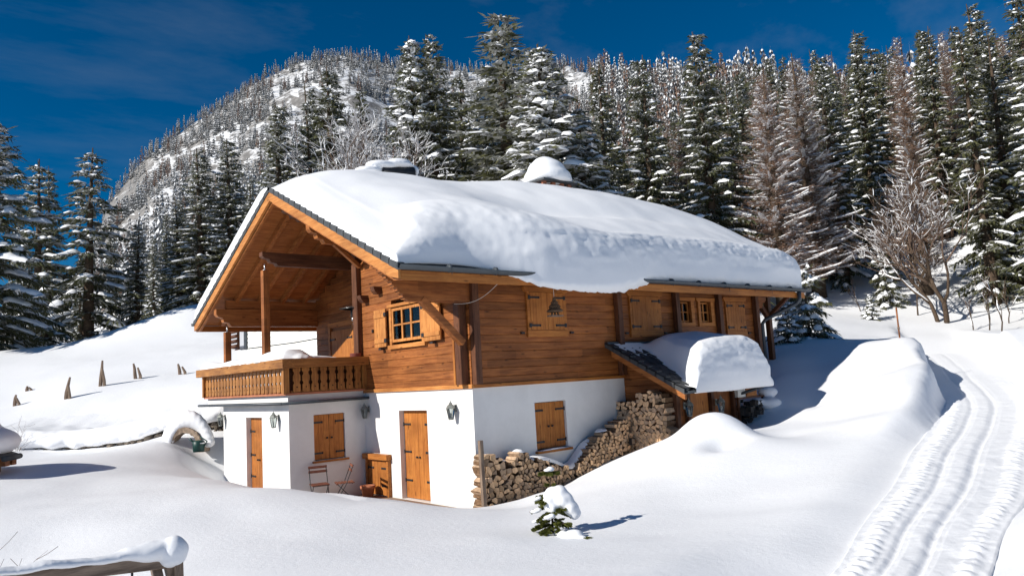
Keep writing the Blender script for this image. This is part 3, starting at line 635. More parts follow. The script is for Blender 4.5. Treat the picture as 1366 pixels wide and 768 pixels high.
# annex coping and balcony
cp = MB(); cp.prism([(-2.3, 4.36, 2.365), (-2.3, 10.25, 2.365), (-2.3, 10.25, 2.40), (-2.3, 4.36, 2.40)], (2.3, 0, 0)); cop = cp.build('annex_coping', GUTTER, ch)
b_ = MB(); b_.box((-2.06, 4.56, 2.403), (.0, 10.22, 2.56)); b_.build('parapet', PLASTER, ch)
b_ = MB(); b_.tube([(-2.3, 4.34, 2.375), (-2.3, 10.3, 2.375)], .035, 8); b_.tube([(-2.3, 4.34, 2.375), (-.02, 4.34, 2.375)], .035, 8); b_.build('drip_rail', GUTTER, cop)
bal = MB(); bal.box((-2.16, 4.46, 2.562), (.89, 10.26, 2.61)); bal = bal.build('balcony', TERRA, ch)
def railing(P, a0, a1, flip=False):
    n = round((a1-a0)/.245); pit = (a1-a0)/n
    for i in range(n):
        c = a0+(i+.5)*pit; isp = (i % 5 == 2 and n > 10)
        wd = pit*.40 if not isp else pit*.46
        prof = [(2.63, .8), (2.66, 1), (2.80, 1), (2.83, .72), (2.87, .72), (2.90, 1), (3.02, 1), (3.05, .7), (3.10, .7), (3.13, 1), (3.20, 1)]
        pts = [P(c-wd*k, z, 0) for z, k in prof]+[P(c+wd*k, z, 0) for z, k in reversed(prof)]
        v = Vector(P(0, 0, .032))-Vector(P(0, 0, 0)); b = MB(); b.prism(pts, v)
        o = b.build('baluster', W['railZ'], bal)
        dd = MB()
        e = .021; q = [P(c, 2.745-e, .033), P(c+e, 2.745, .033), P(c, 2.745+e, .033), P(c-e, 2.745, .033)]; dd.prism(q, v*.04)
        dd.build('dark_diamond', INSIDE, bal) if False else None
        MBd.prism(q, v*.05)
MBd = MB()
BF = PL('Y', -2.10); BR = PL('X', 4.50)
railing(BF, 4.58, 10.2); railing(BR, -1.98, -.12)
MBd.build('dark_diamonds', INSIDE, bal)  # dark plates on uncut boards stand for the shade in diamond cut-outs
b_ = MB(); b_.beam((-2.16, 4.25, 3.31), (-2.16, 10.5, 3.31), .30, .22, 0, (0, 0, 1)); hr = b_.build('handrail', W['railY'], bal)
b_ = MB(); b_.beam((-2.008, 4.42, 3.312), (.0, 4.42, 3.312), .28, .215); b_.build('handrail', W['railX'], bal)
b_ = MB(); b_.box((-2.2, 4.46, 2.60), (-2.06, 4.57, 3.2)); b_.box((-.115, 4.44, 2.60), (-.0, 4.56, 3.2)); b_.box((-2.2, 10.2, 2.60), (-2.06, 10.3, 3.2))
b_.build('newel_post', W['railZ'], bal)
b_ = MB(); b_.box((-2.10, 4.6, 2.612), (-2.06, 10.2, 2.66)); b_.build('bottom_rail', W['railY'], bal); b_ = MB(); b_.box((-2.0, 4.51, 2.612), (-.12, 4.55, 2.66)); b_.build('bottom_rail', W['railX'], bal)
for y, x, zt in ((5.9, -2.02, 5.76), (9.12, -1.86, 4.44)):
    post((x, y, 3.43), (x, y, zt), .17, .17, W['logZ']); b_ = MB(); b_.tube([(x, y, zt-.01), (x, y, zt+.17)], .022, 8); b_.lathe((x, y, zt+.001), [(.0, 0), (.07, 0), (.07, .015), (0, .015)], 8); b_.build('post_bracket', STEEL, ch)
# chimneys
b_ = MB(); b_.box((7.5, 5.3, 7.0), (8.7, 6.3, 8.9)); b_.box((7.43, 5.23, 8.901), (8.77, 6.37, 8.98)); chim = b_.build('chimney', BRICK, ch)
for x in (7.47, 7.9, 8.3, 8.65):
    for y in (5.27, 6.25): b_ = MB(); b_.box((x-.06, y, 8.981), (x+.1, y+.1, 9.2)); b_.build('brick_pier', BRICK, chim)
for y in (5.6, 5.95):
    for x in (7.44, 8.63): b_ = MB(); b_.box((x, y, 8.981), (x+.1, y+.12, 9.2)); b_.build('brick_pier', BRICK, chim)
b_ = MB(); b_.prism([(7.3, 5.1, 9.201), (8.9, 5.1, 9.201), (8.9, 6.5, 9.201), (7.3, 6.5, 9.201)], (0, 0, .06)); b_.tube([(7.95, 5.6, 9.2), (7.95, 5.6, 10.2)], .07, 8); b_.build('chimney_cap', TILE, chim)
b_ = MB(); b_.box((1.35, 5.1, 7.2), (2.05, 5.7, 8.45)); c2 = b_.build('chimney', BRICK, ch)
b_ = MB(); b_.tube([(1.2, 5.4, 8.66), (2.15, 5.2, 8.66)], .25, 16); b_.tube([(1.3, 5.45, 8.5), (1.28, 5.5, 8.75), (.95, 5.55, 8.68), (.7, 5.55, 8.5)], [.14, .14, .12, .12], 12); b_.build('smoke_cowl', IRON, c2)

# ------------------------------------------------------------------ snow on the roofs
def snow_roof():
    X = np.array([-2.3, -2.1, -1.7, -1.2, -.6, 0, .6, 1.2, 1.8, 2.4, 3, 3.6, 4.3, 5, 6, 7, 8.5, 10, 11, 11.7, 12.1, 12.3, 12.36])
    y0 = np.array([.02, .04, .08, .12, .14, .06, -.10, -.24, -.30, -.32, -.32, -.30, -.18, -.06, 0, 0, 0, 0, 0, 0, .0, .1, .25])
    zl = np.array([.02, .03, .04, .04, .02, -.02, -.12, -.20, -.24, -.25, -.22, -.17, -.05, .0, .02, .02, .02, .02, .02, .02, .02, .02, .02])
    rx = np.array([.12, .45, 1.2, 1.9, 2.0, 1.9, 1.7, 1.45, 1.2, 1.0, .85, .75, .7, .65, .6, .6, .6, .6, .6, .55, .5, .4, .3])
    hh = np.array([.14, .22, .38, .58, .78, .9, 1.0, 1.04, 1.04, 1.0, .96, .93, .95, .98, 1.0, 1.02, 1.04, 1.05, 1.02, .98, .88, .62, .10])
    rg = np.array([.10, .22, .44, .60, .78, .88, .93, .96, .96, .95, .97, 1.03, 1.15, 1.22, 1.27, 1.28, 1.27, 1.24, 1.2, 1.12, .95, .65, .1])
    xs = np.r_[np.linspace(-2.33, -1.5, 26), np.linspace(-1.46, 11.4, 210), np.linspace(11.45, 12.36, 26)]
    f = lambda t: np.interp(xs, X, t)
    Y0, ZL, RX_, HH, RG = map(f, (y0, zl, rx, hh, rg))
    if True:                                               # soft kernels so the table leaves no creases
        k = np.exp(-np.linspace(-2, 2, 17)**2); k /= k.sum(); pad = lambda a: np.convolve(np.pad(a, 8, 'edge'), k, 'valid')
        mid = sstep(-2.2, -1.5, xs)*(1-sstep(11.3, 11.9, xs)); Y0, ZL, RX_, HH, RG = [pad(a)*mid+a*(1-mid) for a in (Y0, ZL, RX_, HH, RG)]
    rows = []
    n1, n2, n3 = 44, 60, 46
    for side in (0,):
        P = np.zeros((len(xs), 3+n1+n2+n3, 3))
        eY = EY+Y0
        P[:, 0] = np.stack([xs, eY+.5, roofz_v(eY+.5)-.03], -1)
        P[:, 1] = np.stack([xs, eY+.12, roofz_v(eY+.12)+np.minimum(ZL, .0)-.02], -1)
        th = np.linspace(0, math.pi/2, n1)
        zb = roofz_v(eY)+ZL; yt = eY+RX_; zt = roofz_v(yt)+HH+.04
        steep = np.interp(xs, [-2.3, -.5, 1.0, 3.5, 12], [1.0, 1.15, .8, .55, .5])
        for i, t in enumerate(th):
            cy = (1-math.cos(t)); sy = math.sin(t)
            yy = eY+RX_*cy**1.0; zz = zb+(zt-zb)*sy**steep
            P[:, 2+i] = np.stack([xs, yy, zz], -1)
        for i in range(n2):
            t = (i+1)/n2; yy = yt+(YR-yt)*t; tt = t*t*(3-2*t)
            P[:, 2+n1+i] = np.stack([xs, yy, ZR-SL*np.sqrt((yy-YR)**2+.10)+.05+HH+(RG-HH)*tt+.24*math.sin(math.pi*t)*sstep(3.5, 7.5, xs)*(1-sstep(11.6, 12.3, xs))], -1)
        # blend the meeting of face and slope
        for i in range(n3+1):
            t = (i+1)/(n3+1); yy = YR+(EYL+.02-YR)*t+0*xs; edge = np.sqrt(np.clip(1-np.maximum(0, (t-.93)/.07)**2, 0, 1))
            P[:, 2+n1+n2+i] = np.stack([xs, yy, ZR-SL*np.sqrt((yy-YR)**2+.10)+.05+(np.maximum(RG, .10+.2*sstep(0, .08, t))*(1-t)+np.clip(RG, .30, .5)*t)*edge+.01], -1)
    # smooth across the profile, then slumps and crumbled texture on the broken face
    for _ in range(3): P[:, 4:-2] = (P[:, 3:-3]+2*P[:, 4:-2]+P[:, 5:-1])/4
    A = P[..., 0]; B = P[..., 1]; idx = np.arange(P.shape[1])[None, :]
    face = sstep(3, 8, idx)*(1-sstep(n1*.62, n1*.98, idx)); hgt = np.clip((P[..., 2]-roofz_v(B)), 0, 1)
    fx = face*np.clip(hgt*3, 0, 1)
    P[..., 1] -= fx*(fbm(A*.6, P[..., 2]*.5+B*.5, 21, 3, .9)*.13+fbm(A*.35, P[..., 2]*2, 27, 3, 2.2)*.07+fbm(A, P[..., 2]+B, 22, 4, 6)*.04*(.3+np.clip(hgt, 0, 1)))
    P[..., 2] += fx*fbm(A, P[..., 2], 23, 3, 3)*.05
    lip = sstep(0, 2, idx)*(1-sstep(5, 12, idx))*sstep(.0, .8, A)
    P[..., 2] += lip*(fbm(A, B*0, 24, 4, 3.5)*.13+fbm(A, B*0, 28, 2, 13)*.06-.03)
    top = sstep(n1*.8, n1+6, idx)*sstep(-2.2, -1.2, A)
    P[..., 2] += top*(fbm(A, B, 25, 3, .35)*.22+fbm(A, B, 26, 2, 1.1)*.05)
    # long sagging crease where the slab has crept down the slope
    cr = np.exp(-((B-(1.9-.12*A))/.5)**2)*sstep(.5, 3, A)*(1-sstep(7, 11, A))
    P[..., 2] -= cr*.16
    a_ = P[:1].copy(); a_[..., 2] = roofz_v(a_[..., 1])-.02; b_ = P[-1:].copy(); b_[..., 2] = roofz_v(b_[..., 1])-.02
    return np.concatenate([a_, P, b_])
roofz_v = lambda y: ZR-SL*np.abs(y-YR)
P = snow_roof(); rs = grid_obj('roof_snow', P[..., 0], P[..., 1], P[..., 2], SNOW)
tag(rs, 'thick rounded slab of snow lying on the chalet main roof', 'snow', 'snow lying on roofs and ledges')
blob('chimney_snow', [((8.1, 5.75, 9.5), (.88, .8, .38)), ((8.06, 5.75, 9.74), (.70, .64, .42)), ((8.0, 5.78, 9.98), (.42, .42, .26)), ((8.15, 5.8, 9.36), (.92, .86, .2))], SNOW, .05, smooth=20)
tag(bpy.context.scene.objects['chimney_snow'], 'tall cap of snow on the brick chimney above the ridge', 'snow', 'snow lying on roofs and ledges')
s_ = blob('chimney_snow', [((1.75, 5.35, 8.93), (.5, .4, .14)), ((1.3, 5.4, 8.86), (.55, .35, .15)), ((2.2, 5.25, 8.76), (.10, .3, .2)), ((.85, 5.45, 8.66), (.42, .35, .13)), ((1.8, 5.35, 9.05), (.36, .3, .07))], SNOW, .03, smooth=12)
tag(s_, 'low drift of snow draped over the black chimney cowl', 'snow', 'snow lying on roofs and ledges')

# ------------------------------------------------------------------ lean-to shed
sh = thing('lean_to_shed', 'small log lean-to with slate roof built against the chalet long side', 'shed', (4.77, -1.56, .8))
LY, LZ, LX0, LX1 = -2.26, 2.16, 4.2, 7.35
def lz(y): return 3.34+(LZ-3.34)*(y/LY)
log_wall('shed_front_wall', PL('Y', 4.77), -1.56, -.003, .5, lambda z: (-(3.22-z)/.522, 9) if z < 3.1 else None, [], W['logY'], parent=sh)
b_ = MB()
for i in range(9):
    a = 4.77+.14+i*.26; b_.box((a, -1.52, .5), (a+.254, -1.44, 2.3))
b_.build('shed_side_wall', W['logZ'], sh)
b_ = MB(); leaf_boards(b_, PL('X', -1.56), 5.25, 5.98, .6, 2.12, .02, .05, 4); d_ = b_.build('shed_door', W['shutZ'], sh)
b_ = MB()
for a in (4.70, 5.12, 6.08, 7.0): b_.box((a, -1.63, .5), (a+.11, -1.521, 2.3))
b_.box((4.70, -1.62, 2.13), (7.1, -1.525, 2.28)); b_.build('shed_frame', W['darkZ'], sh)
b_ = MB(); b_.prism([(LX0, .06, lz(.06)), (LX0, LY, LZ), (LX0, LY, LZ-.05), (LX0, .06, lz(.06)-.05)], (LX1-LX0, 0, 0)); srf = b_.build('shed_roof', TILE, sh)
b_ = MB()
for j in range(9):
    y0 = -.04+(LY)*j/9; y1 = -.04+LY*(j+1.1)/9
    for i in range(11):
        x0 = LX0+.01+i*.286+(j % 2)*.0
        pr = []
        for k in range(7):
            u = k/6; pr.append((x0+.28*u, math.sin(u*2*math.pi)*.018))
        b_.grid([[(x, y0, lz(y0)+.012+h) for x, h in pr], [(x, y1, lz(y1)+.04+h) for x, h in pr]])
b_.build('roof_tiles', TILE, srf, fix=False)
b_ = MB(); b_.prism([(LX0+.02, -.14, lz(-.14)-.055), (LX0+.02, LY+.02, LZ-.05), (LX0+.02, LY+.02, LZ-.20), (LX0+.02, -.14, lz(-.14)-.23)], (.06, 0, 0)); b_.build('barge_board', W['soffY'], sh)
for i in range(9):
    y0 = LY*i/9; y1 = LY*(i+1.1)/9; t = MB(); t.prism([(LX0-.05, y0, lz(y0)+.05), (LX0-.05, y1, lz(y1)+.085), (LX0-.05, y1, lz(y1)-.06), (LX0-.05, y0, lz(y0)-.06)], (.03, 0, 0)); t.prism([(LX0-.05, y0, lz(y0)+.051), (LX0-.05, y1, lz(y1)+.086), (LX0-.05, y1, lz(y1)+.06), (LX0-.05, y0, lz(y0)+.03)], (.22, 0, 0)); t.build('verge_tile', TILE, srf)
b_ = MB(); b_.box((LX0-.03, -.1, 3.30), (LX1, -.0, 3.40)); b_.build('flashing', GUTTER, srf)
gutter('gutter', (LX0-.03, LY-.06, 2.15), (LX1+.1, LY-.06, 2.15), .06, sh)
b_ = MB(); b_.tube([(7.3, LY-.06, 2.1), (7.3, -1.75, 1.95), (7.2, -1.66, 1.9), (7.2, -1.66, .9)], .04, 8); b_.build('downpipe', GUTTER, sh)
for x in (4.95, 6.22): lantern(PL('X', -1.64), x, 1.72, sh, 0, .72)
def shed_snow():
    xs = np.linspace(4.36, 7.56, 76); n = 64; P = np.zeros((len(xs), n, 3))
    prof = np.interp(xs, [4.36, 4.5, 4.75, 5.1, 5.6, 6.2, 6.9, 7.3, 7.48, 7.56], [.03, .36, .80, 1.0, 1.09, 1.13, 1.14, 1.05, .8, .0])
    for i, x in enumerate(xs):
        h0 = prof[i]; e = LY-.20
        for j in range(n):
            h = float(np.interp(x-1.0*max(0, (j-22)/(n-23)), [4.36, 4.5, 4.75, 5.1, 5.6, 6.2, 6.9, 7.3, 7.48, 7.56], [-.10, .36, .80, 1.0, 1.09, 1.13, 1.14, 1.05, .8, .0]))*(1 if x < 7.3 else h0/1.05)
            if j < 3: y, z = (e+.35, lz(e+.35)-.02) if j == 0 else (e+.03, LZ-.07) if j == 1 else (e, LZ-.04)
            elif j < 34:
                t = (j-2)/31*math.pi/2; y = e+.55*(1-math.cos(t))*(.6+.4*h); z = LZ+.0+(lz(e+.55)-LZ+h*.94)*math.sin(t)**.55
            else:
                t = (j-33)/(n-34); y = e+.55*(.6+.4*h)+(-.12-(e+.55*(.6+.4*h)))*t
                z = lz(e+.55)+h*.94+(3.35-lz(e+.55)-h*.94+h*.30)*(t*.75+.25*t*t)-.35*h*max(0, t-.72)**2/.08
            P[i, j] = (x, y, z)
    for _ in range(3): P[:, 4:-1] = (P[:, 3:-2]+2*P[:, 4:-1]+P[:, 5:])/4
    A, B, C = P[..., 0].copy(), P[..., 1].copy(), P[..., 2].copy(); idx = np.arange(n)[None, :]
    f = sstep(2, 6, idx)*(1-sstep(24, 36, idx))*np.clip(prof[:, None]*2, 0, 1)
    P[..., 1] -= f*(fbm(A, C*3, 31, 4, 1.6)*.12+fbm(A*.3, C, 32, 3, 12)*.05); P[..., 2] += (1-f)*fbm(A, B, 33, 3, 1.4)*.07*np.clip(prof[:, None], 0, 1)
    k = sstep(7.2, 7.5, A); P[..., 0] += k*(fbm(B, C, 34, 3, 3)*.16)
    return P
P = shed_snow(); o = grid_obj('shed_snow', P[..., 0], P[..., 1], P[..., 2], CLODS); tag(o, 'steep block of snow overhanging the lean-to roof edge', 'snow', 'snow lying on roofs and ledges')

# ------------------------------------------------------------------ snow ribbons on ledges
def ribbon(name, pts, label, n=10, group='snow lying on roofs and ledges', seed=1, m=SNOW):
    """pts: (x, y, z, half width, height) along a ledge"""
    P = np.array(pts, float); k = max(8, int(np.hypot(*np.diff(P[:, :2], axis=0).T).sum()/.05)); t = np.linspace(0, len(P)-1, k)
    q = np.stack([np.interp(t, range(len(P)), P[:, i]) for i in range(5)], -1)
    ke = np.array([1, 2, 3, 2, 1])/9
    for i in (2, 3, 4): q[:, i] = np.convolve(np.pad(q[:, i], 2, 'edge'), ke, 'valid')
    d = np.gradient(q[:, :2], axis=0); d /= np.linalg.norm(d, axis=1)[:, None]+1e-9; nr = np.stack([-d[:, 1], d[:, 0]], -1)
    rows = []
    th = np.linspace(0, math.pi, 2*n+1); taper = np.sqrt(np.clip(np.minimum(np.arange(k), np.arange(k)[::-1])/4, 0, 1))
    for i in range(k):
        rr = []
        for a in th:
            c = math.copysign(abs(math.cos(a))**.7, math.cos(a)); wob = 1+.35*noise.noise((q[i, 0]*2.2+seed, q[i, 1]*2.2, math.cos(a)*1.5))
            rr.append((q[i, 0]+nr[i, 0]*c*q[i, 3]*wob*taper[i], q[i, 1]+nr[i, 1]*c*q[i, 3]*wob*taper[i], q[i, 2]-.015+math.sin(a)**.8*q[i, 4]*taper[i]*(1+.22*noise.noise((q[i, 0]*1.8, q[i, 1]*1.8+seed, 4)))))
        rows.append(rr)
    A = np.array(rows); o = grid_obj(name, A[..., 0], A[..., 1], A[..., 2], m); tag(o, label, 'snow', group); return o
ribbon('balcony_snow', [(-2.1, 10.48, 3.42, .16, .10), (-2.05, 9.9, 3.42, .26, .22), (-2.0, 9.3, 3.42, .28, .17), (-1.95, 8.7, 3.42, .32, .13), (-1.9, 8, 3.42, .38, .16), (-1.85, 7.2, 3.42, .42, .18), (-1.82, 6.4, 3.42, .45, .21), (-1.8, 5.7, 3.42, .46, .25), (-1.78, 5.2, 3.42, .46, .29), (-1.72, 4.9, 3.42, .44, .27), (-1.6, 4.68, 3.42, .34, .14), (-1.4, 4.52, 3.42, .16, .05)], 'long snow drift along the balcony handrail beneath the open gable')
ribbon('balcony_snow', [(-1.5, 4.95, 3.40, .22, .16), (-1.0, 4.9, 3.40, .16, .10), (-.5, 4.85, 3.4, .1, .05), (-.2, 4.8, 3.40, .06, .03)], 'thin tongue of snow along the balcony bench nearest the heater', seed=4)
b_ = MB(); b_.box((-1.95, 4.64, 2.62), (-.15, 5.0, 3.355)); b_.box((-1.98, 4.62, 3.36), (-.14, 5.05, 3.41)); o = b_.build('bench', W['darkX'], None, (-.9, 4.85, 2.62)); tag(o, 'dark wooden bench with an added solid front just inside the balcony rail', 'bench')  # solid dark front added so the gaps in the rail look dark
ribbon('sill_snow', [(1.70, -.03, 1.016, .06, .035), (2.2, -.03, 1.016, .07, .05), (2.70, -.03, 1.016, .06, .03)], 'thin strip of snow on the sill beneath the shaded shuttered window', seed=6)

# ------------------------------------------------------------------ firewood
TOPS = [(-.26, 1.05), (-.1, 1.20), (.1, 1.16), (.3, 1.02), (.5, .93), (.62, 1.0), (.72, 1.13), (.95, 1.10), (1.1, .94), (1.35, .93), (1.7, .82), (2.0, .72), (2.35, .56), (2.5, .62), (2.8, .92), (3.1, 1.16), (3.3, 1.28), (3.7, 1.32), (3.85, 1.5), (4.3, 1.6)]
def clip(poly, a, b, c):                                     # keep a*x+b*y <= c
    out = []
    for i in range(len(poly)):
        p, q = poly[i], poly[(i+1) % len(poly)]; dp, dq = a*p[0]+b*p[1]-c, a*q[0]+b*q[1]-c
        if dp <= 0: out.append(p)
        if dp*dq < 0: t = dp/(dp-dq); out.append((p[0]+t*(q[0]-p[0]), p[1]+t*(q[1]-p[1])))
    return out
rnd = random.Random(11); logs = []
def pack(x0, x1, z0f, z1f, pitch, tagk):
    pts = []; z = -.3; row = 0
    while z < 2.4:
        x = x0+(pitch*.5 if row % 2 else 0)-.02
        while x < x1+pitch*.5:
            pts.append((x+rnd.uniform(-.3, .3)*pitch, z+rnd.uniform(-.28, .28)*pitch)); x += pitch*rnd.uniform(.9, 1.12)
        z += pitch*.84; row += 1
    for i, (px, pz) in enumerate(pts):
        if not (x0-.02 <= px <= x1 and z0f(px)-.12 <= pz <= z1f(px)-pitch*.35): continue
        poly = [(px-pitch*.8, pz-pitch*.8), (px+pitch*.8, pz-pitch*.8), (px+pitch*.8, pz+pitch*.8), (px-pitch*.8, pz+pitch*.8)]
        for j, (qx, qz) in enumerate(pts):
            dx, dz = qx-px, qz-pz; l = math.hypot(dx, dz)
            if 0 < l < pitch*2.4: poly = clip(poly, dx/l, dz/l, (dx*(px+qx)/2+dz*(pz+qz)/2)/l-.0035)
        if rnd.random() < .62 and len(poly) > 3:             # a split face: cut the cell with a slanted chord
            a = rnd.uniform(0, 6.28); poly = clip(poly, math.cos(a), math.sin(a), math.cos(a)*px+math.sin(a)*pz+pitch*.2)
        if len(poly) >= 3: logs.append((px, pz, poly, tagk))
low = lambda x: float(np.interp(x, [-.3, .4, 1.4, 2.4, 3.2, 3.9, 4.4], [.15, .17, .2, .42, .7, .85, 1.0]))
tp = lambda x: float(np.interp(x, [t[0] for t in TOPS], [t[1] for t in TOPS]))
pack(-.26, .66, low, tp, .128, 0); pack(.68, 2.34, low, tp, .101, 1); pack(2.36, 4.28, low, tp, .096, 2)
pack(.02, .62, lambda y: 1.25, lambda y: 2.0, .118, 3); pack(.64, 1.58, lambda y: .95, lambda y: 2.10 if y > 1.2 else 2.18, .122, 3)
pack(.02, 1.58, lambda y: .7, lambda y: 1.25, .098, 4)
def log_mesh(mb, L_, k):
    px, pz, poly, tg = L_; mb0 = MB(); jit = rnd.uniform(-.035, .03); ln = rnd.uniform(.30, .36)
    mk = (lambda a, z, d: (a, -.50+jit+d, z)) if tg < 3 else (lambda a, z, d: (4.40+jit+d, -a, z))
    n = len(poly); sk = [rnd.uniform(.8, 1.02) for _ in poly]
    r0 = [mk(x, z, 0) for x, z in poly]; r1 = [mk(px+(x-px)*s, pz+(z-pz)*s, ln) for (x, z), s in zip(poly, sk)]
    rb = [mk(px+(x-px)*.95, pz+(z-pz)*.95, -.006) for x, z in poly]
    mb.add(rb+r0+r1, [tuple(range(n))], k); mb.add(rb+r0, [(i, (i+1) % n, n+(i+1) % n, n+i) for i in range(n)], k); [mb.add([r0[i], r0[(i+1) % n], r1[(i+1) % n], r1[i]], [(0, 1, 2, 3)], 2 if rnd.random() < .4 else 1) for i in range(n)]; mb.add(r1, [tuple(range(n))], 2)
    return mk(px, pz, .15)
LB = {0: ('pale split log in the high woodpile end beside the grey stake', 'split logs at the outer end of the woodpile'), 1: ('split log in the low middle of the woodpile under the shuttered window', 'split logs in the low middle of the woodpile'), 2: ('small split log where the woodpile climbs towards the shed', 'split logs on the climbing part of the woodpile'), 3: ('thick split log in the upper tall stack against the shed front', 'split logs high in the shed stack'), 4: ('thin split log in the lower tall stack against the shed front', 'split logs low in the shed stack')}
cand = []
for L_ in logs:
    c = (L_[0], -.5, L_[1]) if L_[3] < 3 else (4.4, -L_[0], L_[1])
    cand.append((math.dist(c, CAM), L_))
cand.sort(key=lambda t: t[0]); rest = MB(); nlog = 0
for i, (d, L_) in enumerate(cand):
    k = 0 if rnd.random() < (.72 if L_[3] != 1 else .45) else 1
    if nlog < 298:
        mb = MB(); c = log_mesh(mb, L_, k); o = mb.build('firewood_log', [LOGEND, LOGEND2, LOGBARK], None, c); tag(o, LB[L_[3]][0], 'firewood log', LB[L_[3]][1]); nlog += 1
    else: log_mesh(rest, L_, k)
if rest.f:
    o = rest.build('firewood_stack', [LOGEND, LOGEND2, LOGBARK], None, (4.4, -.8, 1)); tag(o, 'far split logs of the tall stack on the shed front', 'firewood', None, 'stuff')
b_ = MB(); b_.beam((-.30, -.60, -.1), (-.32, -.60, 1.47), .085, .075, 0, (0, 1, 0)); tag(b_.build('wooden_stake', W['greyZ'], None, (-.3, -.6, -.1)), 'grey weathered stake upright at the woodpile corner', 'stake')
ribbon('woodpile_snow', [(-.12, -.26, 1.14, .1, .06), (.15, -.26, 1.10, .12, .07), (.35, -.24, 1.0, .14, .06), (.6, -.24, .95, .14, .06)], 'snow on the high woodpile end beside the grey stake', seed=2, group='snow on the woodpile')
ribbon('woodpile_snow', [(.72, -.30, 1.10, .13, .07), (.9, -.32, 1.12, .15, .09), (1.08, -.3, 1.06, .1, .04)], 'round pillow of snow on the dark woodpile hump', seed=3, group='snow on the woodpile')
ribbon('woodpile_snow', [(1.1, -.25, .93, .18, .08), (1.5, -.25, .88, .2, .1), (1.9, -.24, .76, .2, .1), (2.3, -.24, .58, .2, .1), (2.55, -.2, .64, .16, .09), (2.9, -.17, .92, .14, .08), (3.2, -.16, 1.18, .12, .06)], 'long sagging strip of snow between woodpile and plaster wall', seed=5, group='snow on the woodpile')
ribbon('woodpile_snow', [(3.3, -.3, 1.30, .16, .05), (3.5, -.3, 1.33, .16, .06), (3.7, -.28, 1.33, .1, .03)], 'small patch of snow on the stepped logs near the shed', seed=7, group='snow on the woodpile')
t = thing('floodlight', 'small black floodlight hung on the stacked logs', 'lamp', (4.2, -.6, 1.0))
b_ = MB(); b_.box((4.12, -.66, .93), (4.26, -.58, 1.09)); b_.tube([(4.19, -.60, .95), (4.19, -.45, .9)], .015, 6); b_.build('lamp_housing', IRON, t); b_ = MB(); b_.box((4.14, -.664, .95), (4.24, -.6602, 1.07)); b_.build('lamp_lens', STEEL, t)

# ------------------------------------------------------------------ terrace and what stands on it
b_ = MB()
for i in range(4):
    for j in range(9):
        b_.box((-1.35+i*.335, .1+j*.495, -.07), (-1.35+i*.335+.328, .1+j*.495+.488, -.004+.004*((i*7+j*3) % 3)))
tag(b_.build('terrace', PAVE, None, (0, 2, 0)), kind='structure')
pt = thing('flower_pot', 'terracotta flower pot in front of the low cellar door', 'flower pot', (-.33, 3.98, .005))
b_ = MB(); b_.lathe((-.33, 3.98, .005), [(0, 0), (.125, 0), (.165, .20), (.185, .20), (.19, .27), (.165, .27), (.15, .2), (0, .2)], 20); b_.build('pot', TERRA, pt)
def chair(x, y, rz, label):
    t = thing('folding_chair', label, 'chair', (x, y, .0), 'folding chairs on the terrace'); ca, sa = math.cos(rz), math.sin(rz)
    def G(p): return (x+ca*p[0]-sa*p[1], y+sa*p[0]+ca*p[1], p[2])
    for s in (-1, 1):
        a = s*.2; f = MB(); f.tube([G((.24, a*.95, .0)), G((-.02, a, .42)), G((-.20, a, .86))], .011, 6); f.build('leg', IRON, t)
        f = MB(); f.tube([G((-.24, a*.8, .0)), G((.18, a*.85, .44))], .011, 6); f.build('leg', IRON, t)
    f = MB(); f.tube([G((.19, -.19, .09)), G((.19, .19, .09))], .009, 6); f.tube([G((-.18, -.16, .07)), G((-.18, .16, .07))], .009, 6); f.tube([G((.19, -.19, .43)), G((.19, .19, .43))], .009, 6); f.tube([G((-.17, -.2, .43)), G((-.17, .2, .43))], .009, 6); f.build('stretcher', IRON, t)
    f = MB()
    for k in range(6): p, q = G((-.19+k*.073, -.2, .45)), G((-.19+k*.073, .2, .45)); f.beam(p, q, .055, .018)
    f.build('seat', CHAIRWOOD, t)
    f = MB()
    for xx, z in ((-.155, .73), (-.185, .83)): f.beam(G((xx, -.22, z)), G((xx, .22, z)), .016, .06)
    f.build('backrest', CHAIRWOOD, t); return t
chair(-1.52, 4.13, R(-105), 'slatted folding chair seen from behind below the annex window'); chair(-1.03, 3.84, R(160), 'slatted folding chair turned side-on nearer the low cellar door')
ht = thing('patio_heater', 'tall patio heater with round reflector standing on the balcony', 'heater', (.05, 5.05, 2.61))
b_ = MB(); b_.tube([(.05, 5.05, 3.3), (.05, 5.05, 4.35)], .03, 10); b_.build('pole', STEEL, ht); b_ = MB(); b_.lathe((.05, 5.05, 2.612), [(0, 0), (.24, 0), (.24, .72), (.06, .8), (0, .8)], 16); b_.build('base', STEEL, ht)
b_ = MB(); b_.lathe((.05, 5.05, 4.28), [(.05, 0), (.06, .06), (.04, .1), (.09, .14), (.10, .2), (.03, .2)], 14); b_.build('collar', STEEL, ht)
b_ = MB(); b_.lathe((.05, 5.05, 4.48), [(.0, 0), (.10, 0), (.115, .26), (.0, .26)], 14); b_.build('burner', IRON, ht)
b_ = MB(); b_.lathe((.05, 5.05, 4.74), [(.40, -.02), (.39, -.015), (.2, .04), (.03, .07), (0, .07), (0, .05), (.2, .02), (.40, -.02)], 24); b_.build('reflector', STEEL, ht)
b_ = MB()
for k in range(4): b_.tube([(-.3+.13*math.cos(a), 4.44+.11*math.sin(a), 3.435+k*.022) for a in np.linspace(0, 6.283, 18)], .014, 6)
tag(b_.build('coiled_hose', simple('dull red rubber', (.22, .06, .045), .7), None, (-.3, 4.44, 3.43)), 'small dull red coiled hose on the balcony handrail end', 'hose')
